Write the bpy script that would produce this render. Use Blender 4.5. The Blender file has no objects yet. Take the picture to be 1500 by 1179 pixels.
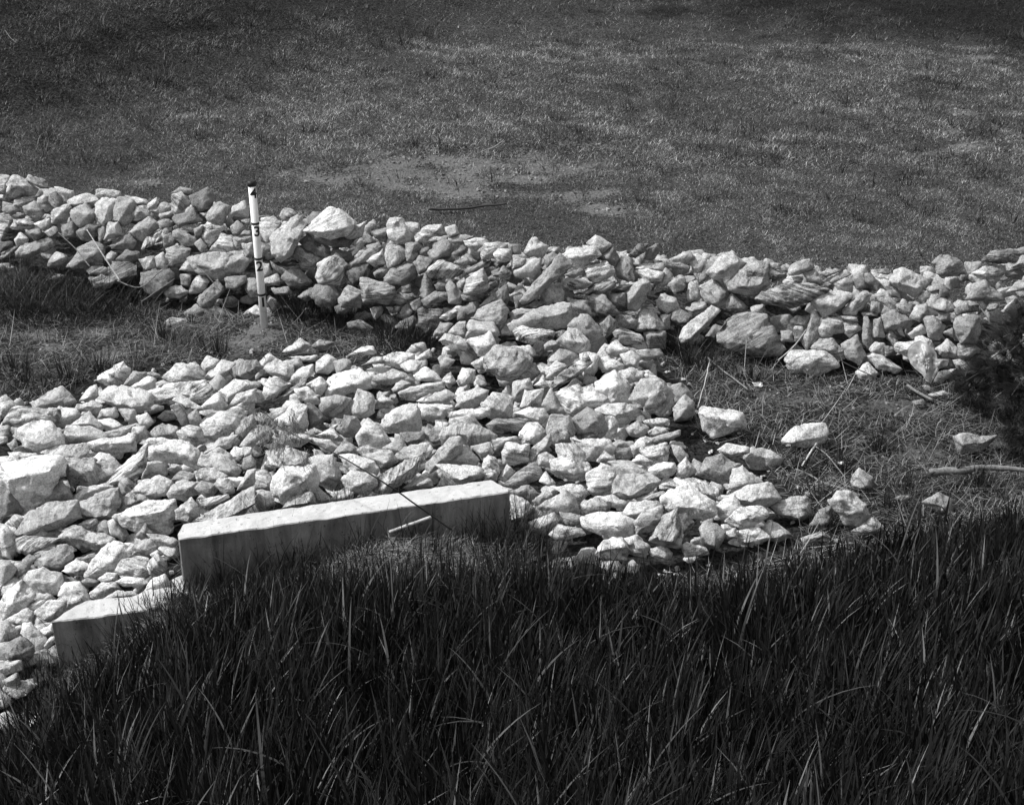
import bpy, bmesh, math, random
import numpy as np
from mathutils import Vector, Matrix, noise as mnoise

# ------------------------------------------------------------------ camera, sky, sun, exposure
SC = bpy.context.scene
COL = SC.collection
CAM_Z, PITCH, FPX = 4.72, math.radians(27.5), 2060.0       # metres, tilt down, focal length in photo pixels
W0, H0 = 1500.0, 1179.0
cam_d = bpy.data.cameras.new("camera"); cam = bpy.data.objects.new("camera", cam_d); COL.objects.link(cam)
cam.location = (0, 0, CAM_Z); cam.rotation_euler = (math.radians(90) - PITCH, 0, 0)
cam_d.sensor_width = 36.0; cam_d.lens = 36.0 * FPX / W0; cam_d.clip_end = 500; cam_d.clip_start = 0.05
SC.camera = cam

SUN_EL, SUN_AZ = math.radians(50), math.radians(-84)       # azimuth from +Y (away from the camera) towards +X; sun is beyond and to the left
world = bpy.data.worlds.new("World"); SC.world = world; world.use_nodes = True
nt = world.node_tree; nt.nodes.clear()
sky = nt.nodes.new("ShaderNodeTexSky"); sky.sky_type = 'NISHITA'; sky.sun_disc = False
sky.sun_elevation = SUN_EL; sky.sun_rotation = SUN_AZ; sky.dust_density = 3.0; sky.air_density = 1.5
bw = nt.nodes.new("ShaderNodeRGBToBW"); bg = nt.nodes.new("ShaderNodeBackground"); wo = nt.nodes.new("ShaderNodeOutputWorld")
bg.inputs[1].default_value = 0.132
nt.links.new(sky.outputs[0], bw.inputs[0]); nt.links.new(bw.outputs[0], bg.inputs[0]); nt.links.new(bg.outputs[0], wo.inputs[0])
sd = bpy.data.lights.new("sun", 'SUN'); sun = bpy.data.objects.new("sun", sd); COL.objects.link(sun)
sd.energy = 2.95; sd.angle = math.radians(2.5); sd.color = (1, 1, 1)
sun_dir = Vector((math.sin(SUN_AZ) * math.cos(SUN_EL), math.cos(SUN_AZ) * math.cos(SUN_EL), math.sin(SUN_EL)))
sun.rotation_euler = sun_dir.to_track_quat('Z', 'Y').to_euler(); sun.location = (-8, 12, 20)
SC.view_settings.view_transform = 'Standard'; SC.view_settings.look = 'None'
SC.view_settings.exposure = 0.66; SC.view_settings.gamma = 1.0
SC.cycles.max_bounces = 5; SC.cycles.diffuse_bounces = 3; SC.cycles.glossy_bounces = 2; SC.cycles.transparent_max_bounces = 8

rng = np.random.default_rng(7); random.seed(7)
SP, CP = math.sin(PITCH), math.cos(PITCH)

def ray(px, py):
    u = (px - W0 / 2) / FPX; v = (H0 / 2 - py) / FPX
    return np.array([u, CP + v * SP, -SP + v * CP])
def at_depth(px, py, d): return np.array([0, 0, CAM_Z]) + ray(px, py) * d
def at_z(px, py, z):
    r = ray(px, py); return np.array([0, 0, CAM_Z]) + r * ((z - CAM_Z) / r[2])
def to_px(p):
    q = np.asarray(p, float) - np.array([0, 0, CAM_Z])
    d = q[..., 1] * CP - q[..., 2] * SP; v = (q[..., 1] * SP + q[..., 2] * CP) / d
    return W0 / 2 + FPX * q[..., 0] / d, H0 / 2 - FPX * v, d
def ss(a, b, x):
    t = np.clip((x - a) / (b - a), 0, 1); return t * t * (3 - 2 * t)
def inpoly(poly, x, y):
    x = np.asarray(x, float); y = np.asarray(y, float); r = np.zeros(np.broadcast(x, y).shape, bool); n = len(poly)
    for i in range(n):
        x1, y1 = poly[i]; x2, y2 = poly[(i + 1) % n]
        if y1 == y2: continue
        r ^= ((y1 > y) != (y2 > y)) & (x < (x2 - x1) * (y - y1) / (y2 - y1) + x1)
    return r
def segdist(poly, x, y):
    best = np.full(np.broadcast(x, y).shape, 1e9); n = len(poly)
    for i in range(n):
        a = np.array(poly[i]); b = np.array(poly[(i + 1) % n]); ab = b - a
        t = np.clip(((x - a[0]) * ab[0] + (y - a[1]) * ab[1]) / (ab @ ab + 1e-9), 0, 1)
        best = np.minimum(best, np.hypot(x - a[0] - t * ab[0], y - a[1] - t * ab[1]))
    return best
_W = [(rng.normal(size=2), rng.uniform(0, 6.28)) for _ in range(48)]
def wob(x, y, scale, i0=0):                                # smooth pseudo noise in about -1..1
    s = 0
    for k in range(8):
        d, p = _W[(i0 * 8 + k) % 48]; s = s + np.sin((x * d[0] + y * d[1]) * (1 + .35 * k) / scale + p + k)
    return s / 3.2

_LAT = np.random.default_rng(11).uniform(-1, 1, (256, 256))
def vn(x, y, scale, oct=3, seed=0):                         # lattice noise, about -1..1
    x = np.asarray(x, float); y = np.asarray(y, float); s = 0; amp = 1.0
    for k in range(oct):
        a = .6 + 1.3 * k + seed; c_, s_ = math.cos(a), math.sin(a); u = (x * c_ + y * s_) / scale * 2 ** k + 37.3 * seed + 100; v = (-x * s_ + y * c_) / scale * 2 ** k + 91.7 * seed + 100
        iu = np.floor(u).astype(int); iv = np.floor(v).astype(int); fu = u - iu; fv = v - iv; fu = fu * fu * (3 - 2 * fu); fv = fv * fv * (3 - 2 * fv)
        g = lambda i, j: _LAT[(iu + i) % 256, (iv + j) % 256]
        s = s + amp * ((g(0, 0) * (1 - fu) + g(1, 0) * fu) * (1 - fv) + (g(0, 1) * (1 - fu) + g(1, 1) * fu) * fv); amp *= .6
    return s

# ------------------------------------------------------------------ shape of the ground
toe_px = [(-300, 1110), (0, 1065), (70, 1035), (270, 955), (400, 895), (560, 885), (760, 880), (1000, 900), (1150, 875), (1280, 840), (1400, 805), (1500, 788), (1600, 768), (1800, 730)]
toe_w = np.array([at_z(a, b, 0.0)[:2] for a, b in toe_px])
def toe(x): return np.interp(x, toe_w[:, 0], toe_w[:, 1])
base_px = [(-120, 415), (0, 425), (130, 450), (230, 458), (390, 474), (600, 505), (740, 545), (850, 545), (960, 525), (1060, 520), (1180, 555), (1300, 560), (1380, 572), (1500, 585), (1700, 600)]
base_w = np.array([at_z(a, b, 0.0)[:2] for a, b in base_px])
def wall_base(x): return np.interp(x, base_w[:, 0], base_w[:, 1])
AP_PX = [(-200, 615), (0, 590), (60, 575), (150, 540), (270, 532), (360, 512), (500, 532), (640, 505), (850, 500), (960, 520), (1010, 560), (1022, 640), (1110, 650), (1150, 710), (1190, 755), (1170, 800), (1000, 855), (850, 860), (760, 850), (745, 750), (500, 775), (262, 810), (262, 890), (74, 925), (84, 1010), (0, 1070), (-250, 1120)]
AP_W = [tuple(at_z(a, b, 0.05)[:2]) for a, b in AP_PX]
hillA = at_z(-60, 225, 0)[:2]; hillB = at_z(760, 30, 0)[:2]; hn = np.array([-(hillB - hillA)[1], (hillB - hillA)[0]]); hn /= np.linalg.norm(hn)
post_w = at_z(387.5, 480, 0.0)[:2]
def terrain(x, y):
    x = np.asarray(x, float); y = np.asarray(y, float)
    z = 0.025 * wob(x, y, 1.1) + 0.012 * wob(x, y, .33, 2)
    z = z - 0.36 * ss(-1.85, -2.55, x) * ss(8.4, 6.9, y)
    t = toe(x) - y
    z = z + 0.40 * (t + np.sqrt(t * t + .04)) / 2 * (1 + .05 * wob(x, y, 1.3, 3))
    h = (x - hillA[0]) * hn[0] + (y - hillA[1]) * hn[1]
    z = z + 0.36 * (h + np.sqrt(h * h + .8)) / 2 * (1 + .12 * wob(x, y, 1.7, 1)) - .02
    b = y - 26; z = z + 0.16 * (b + np.sqrt(b * b + 6)) / 2
    z = z + .20 * np.exp(-(((x + .68) / .58) ** 2 + ((y - 6.92) / .36) ** 2))
    r = np.hypot(x - post_w[0], y - post_w[1] + .05); z = z + 0.07 * np.exp(-(r / .30) ** 2)
    return z
def apron(x, y):
    d = segdist(AP_W, x, y); return np.where(inpoly(AP_W, x, y), np.minimum(d / .22, 1), 0)
def stone_surface(x, y):                                    # outer skin of the wall and of the stone apron
    z = terrain(x, y); a = apron(x, y)
    pile = z + a * .17 + a * .22 * np.exp(-(((x - .35) / 1.0) ** 2 + ((y - 9.7) / .6) ** 2))
    return np.maximum(pile, (y - wall_base(x)) * 1.2)
_T = np.arange(3.0, 45.0, .02)
def hit(px, py, fn):
    r = ray(px, py); P = r[None, :] * _T[:, None]; z = P[:, 2] + CAM_Z
    k = np.argmax(z < fn(P[:, 0], P[:, 1])); return _T[k]

# ------------------------------------------------------------------ object helpers
def tag(o, label=None, cat=None, group=None, kind=None):
    for k, v in (('label', label), ('category', cat), ('group', group), ('kind', kind)):
        if v: o[k] = v
    return o
def link(name, me, mat=None, parent=None):
    o = bpy.data.objects.new(name, me); COL.objects.link(o)
    if mat: me.materials.append(mat)
    if parent is not None: o.parent = parent
    return o
def empty(name, loc):
    o = bpy.data.objects.new(name, None); COL.objects.link(o); o.location = loc; o.empty_display_size = .1; return o
def np_mesh(name, verts, faces, attrs=None, smooth=False):  # faces: (n,k) array of one polygon size
    me = bpy.data.meshes.new(name); verts = np.asarray(verts, np.float32); faces = np.asarray(faces, np.int32)
    n, k = faces.shape
    me.vertices.add(len(verts)); me.vertices.foreach_set('co', verts.ravel())
    me.loops.add(n * k); me.loops.foreach_set('vertex_index', faces.ravel())
    me.polygons.add(n); me.polygons.foreach_set('loop_start', np.arange(0, n * k, k, dtype=np.int32))
    me.update(calc_edges=True)
    if smooth: me.polygons.foreach_set('use_smooth', np.ones(n, bool))
    for key, (typ, arr) in (attrs or {}).items():
        a = me.attributes.new(key, typ, 'POINT'); a.data.foreach_set('vector' if typ == 'FLOAT_VECTOR' else 'value', np.asarray(arr, np.float32).ravel())
    return me

# ------------------------------------------------------------------ materials (all neutral grey: the photograph is black and white)
def mat_base(name, rough=.8, spec=.3):
    m = bpy.data.materials.new(name); m.use_nodes = True; t = m.node_tree; b = t.nodes['Principled BSDF']
    b.inputs['Roughness'].default_value = rough; b.inputs['Specular IOR Level'].default_value = spec
    return m, t, b
def N(t, typ, **kw):
    n = t.nodes.new(typ)
    for k, v in kw.items():
        if k.startswith('i_'): n.inputs[k[2:].replace('_', ' ')].default_value = v
        else: setattr(n, k, v)
    return n
def math_(t, op, a, b=None, clamp=False):
    n = t.nodes.new('ShaderNodeMath'); n.operation = op; n.use_clamp = clamp
    for i, v in enumerate((a, b)):
        if v is None: continue
        if isinstance(v, (int, float)): n.inputs[i].default_value = v
        else: t.links.new(v, n.inputs[i])
    return n.outputs[0]
def mapr(t, v, a, b, c, d):
    n = t.nodes.new('ShaderNodeMapRange'); t.links.new(v, n.inputs[0])
    for i, x in enumerate((a, b, c, d)): n.inputs[i + 1].default_value = x
    return n.outputs[0]
def noise_(t, vec, scale, detail=4, rough=.55, dist=0):
    n = N(t, 'ShaderNodeTexNoise'); n.inputs['Scale'].default_value = scale; n.inputs['Detail'].default_value = detail
    n.inputs['Roughness'].default_value = rough; n.inputs['Distortion'].default_value = dist
    if vec is not None: t.links.new(vec, n.inputs['Vector'])
    return n.outputs[0]

def stone_material():
    m, t, b = mat_base('stone', .85, .25)
    at = N(t, 'ShaderNodeAttribute', attribute_name='rc'); to = N(t, 'ShaderNodeAttribute', attribute_name='tone'); bd = N(t, 'ShaderNodeAttribute', attribute_name='band')
    rc = at.outputs['Vector']
    mp = N(t, 'ShaderNodeMapping'); mp.inputs['Scale'].default_value = (5, 6, 48); t.links.new(rc, mp.inputs[0])
    streak = noise_(t, mp.outputs[0], 1.0, 5, .62, .5)
    mottle = noise_(t, rc, 13, 5, .6)
    speck = noise_(t, rc, 95, 4, .8)
    veins = noise_(t, mp.outputs[0], .35, 2, .5, .8)
    s = mapr(t, streak, .36, .64, -.62, .5); s = math_(t, 'MULTIPLY', s, bd.outputs['Fac'])
    mo = mapr(t, mottle, .32, .68, -.24, .22); sp = mapr(t, speck, .38, .62, -.36, .30)
    ve = mapr(t, veins, .60, .64, 0, .35); ve = math_(t, 'MULTIPLY', ve, bd.outputs['Fac'])
    dirt = mapr(t, noise_(t, rc, 6, 7, .75, .4), .54, .70, 0, -.42)
    f = math_(t, 'ADD', math_(t, 'ADD', math_(t, 'ADD', s, mo), math_(t, 'ADD', sp, ve)), math_(t, 'ADD', dirt, 1.0))
    c = math_(t, 'MULTIPLY', f, to.outputs['Fac']); c = math_(t, 'MAXIMUM', c, .04); c = math_(t, 'MINIMUM', c, .84)
    t.links.new(c, b.inputs['Base Color'])
    hgt = math_(t, 'ADD', math_(t, 'MULTIPLY', s, .6), math_(t, 'ADD', math_(t, 'MULTIPLY', speck, .35), math_(t, 'MULTIPLY', noise_(t, rc, 45, 6, .7), 1.1)))
    bp = N(t, 'ShaderNodeBump'); bp.inputs['Strength'].default_value = .85; bp.inputs['Distance'].default_value = .016
    t.links.new(hgt, bp.inputs['Height']); t.links.new(bp.outputs[0], b.inputs['Normal'])
    return m
def blade_material(name, rough=.5, spec=.25, trans=.15):
    m, t, b = mat_base(name, rough, spec)
    to = N(t, 'ShaderNodeAttribute', attribute_name='tone'); t.links.new(to.outputs['Fac'], b.inputs['Base Color'])
    tr = N(t, 'ShaderNodeBsdfTranslucent'); t.links.new(to.outputs['Fac'], tr.inputs[0])
    mx = N(t, 'ShaderNodeMixShader'); mx.inputs[0].default_value = trans
    t.links.new(b.outputs[0], mx.inputs[1]); t.links.new(tr.outputs[0], mx.inputs[2]); t.links.new(mx.outputs[0], t.nodes['Material Output'].inputs[0])
    return m
def ground_material():
    m, t, b = mat_base('ground', 1.0, .0)
    tc = N(t, 'ShaderNodeTexCoord'); so = N(t, 'ShaderNodeAttribute', attribute_name='soil'); p = tc.outputs['Object']
    n1 = noise_(t, p, 2.2, 6, .65); n2 = noise_(t, p, 38, 8, .8); n3 = noise_(t, p, 260, 3, .7)
    dark = math_(t, 'MULTIPLY', mapr(t, n2, .40, .60, .15, 2.1), .056)
    lite = math_(t, 'MULTIPLY', mapr(t, n3, .3, .7, .7, 1.3), math_(t, 'MULTIPLY', mapr(t, n2, .3, .7, .75, 1.2), .20))
    k = math_(t, 'ADD', so.outputs['Fac'], mapr(t, n2, .3, .7, -.8, .6)); k = mapr(t, k, .35, .75, 0, 1)
    mx = N(t, 'ShaderNodeMix', data_type='FLOAT'); t.links.new(k, mx.inputs[0]); t.links.new(dark, mx.inputs[2]); t.links.new(lite, mx.inputs[3])
    lu = N(t, 'ShaderNodeAttribute', attribute_name='growth_shade'); c = math_(t, 'MULTIPLY', math_(t, 'MULTIPLY', mx.outputs[0], mapr(t, n1, .3, .7, .8, 1.2)), lu.outputs['Fac']); t.links.new(c, b.inputs['Base Color'])
    bp = N(t, 'ShaderNodeBump'); bp.inputs['Strength'].default_value = 1.0; bp.inputs['Distance'].default_value = .035
    t.links.new(math_(t, 'ADD', n2, math_(t, 'MULTIPLY', n3, .3)), bp.inputs['Height']); t.links.new(bp.outputs[0], b.inputs['Normal'])
    return m
def concrete_material():
    m, t, b = mat_base('concrete', .9, .2); tc = N(t, 'ShaderNodeTexCoord'); p = tc.outputs['Object']
    mp = N(t, 'ShaderNodeMapping'); mp.inputs['Scale'].default_value = (9, 9, 1.2); t.links.new(p, mp.inputs[0])
    stain_shade = mapr(t, noise_(t, mp.outputs[0], 1, 5, .65, .3), .36, .64, .24, .74); blot = mapr(t, noise_(t, p, 6, 6, .6), .3, .7, .85, 1.1)
    fine = noise_(t, p, 150, 3, .7); pit = mapr(t, noise_(t, p, 42, 2, .5), .66, .70, 1, .5)
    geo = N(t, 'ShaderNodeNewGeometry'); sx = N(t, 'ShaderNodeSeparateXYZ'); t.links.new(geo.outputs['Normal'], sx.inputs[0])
    up = mapr(t, sx.outputs[2], .5, .9, 0, 1)                # upright faces only: streaky stains plus their shade, painted into the colour
    st = N(t, 'ShaderNodeMix', data_type='FLOAT'); t.links.new(up, st.inputs[0]); t.links.new(stain_shade, st.inputs[2]); st.inputs[3].default_value = 1.0
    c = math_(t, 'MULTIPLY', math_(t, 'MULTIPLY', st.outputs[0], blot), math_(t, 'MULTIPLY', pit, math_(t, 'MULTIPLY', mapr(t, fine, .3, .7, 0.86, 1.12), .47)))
    t.links.new(c, b.inputs['Base Color'])
    bp = N(t, 'ShaderNodeBump'); bp.inputs['Strength'].default_value = .5; bp.inputs['Distance'].default_value = .006
    t.links.new(math_(t, 'ADD', fine, noise_(t, p, 20, 5, .6)), bp.inputs['Height']); t.links.new(bp.outputs[0], b.inputs['Normal'])
    return m
def plain(name, g, rough=.6, spec=.3, var=.25, scale=30):
    m, t, b = mat_base(name, rough, spec); tc = N(t, 'ShaderNodeTexCoord')
    c = math_(t, 'MULTIPLY', mapr(t, noise_(t, tc.outputs['Object'], scale, 5, .65), .3, .7, 1 - var, 1 + var), g); t.links.new(c, b.inputs['Base Color'])
    return m
M_STONE = stone_material(); M_BLADE = blade_material('grass_blade', .48, .22, .12); M_DRY = blade_material('dry_grass', .9, .0, .1)
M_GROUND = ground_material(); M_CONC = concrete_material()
M_WHITE = plain('white_paint', .80, .4, .4, .06); M_BLACK = plain('black_paint', .02, .5, .3)
M_BARK = plain('bark', .16, .85, .15, .5, 60); M_WOOD = plain('bleached_wood', .42, .8, .2, .35, 50); M_DARKWOOD = plain('dark_twig', .045, .8, .2, .3, 60)

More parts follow.
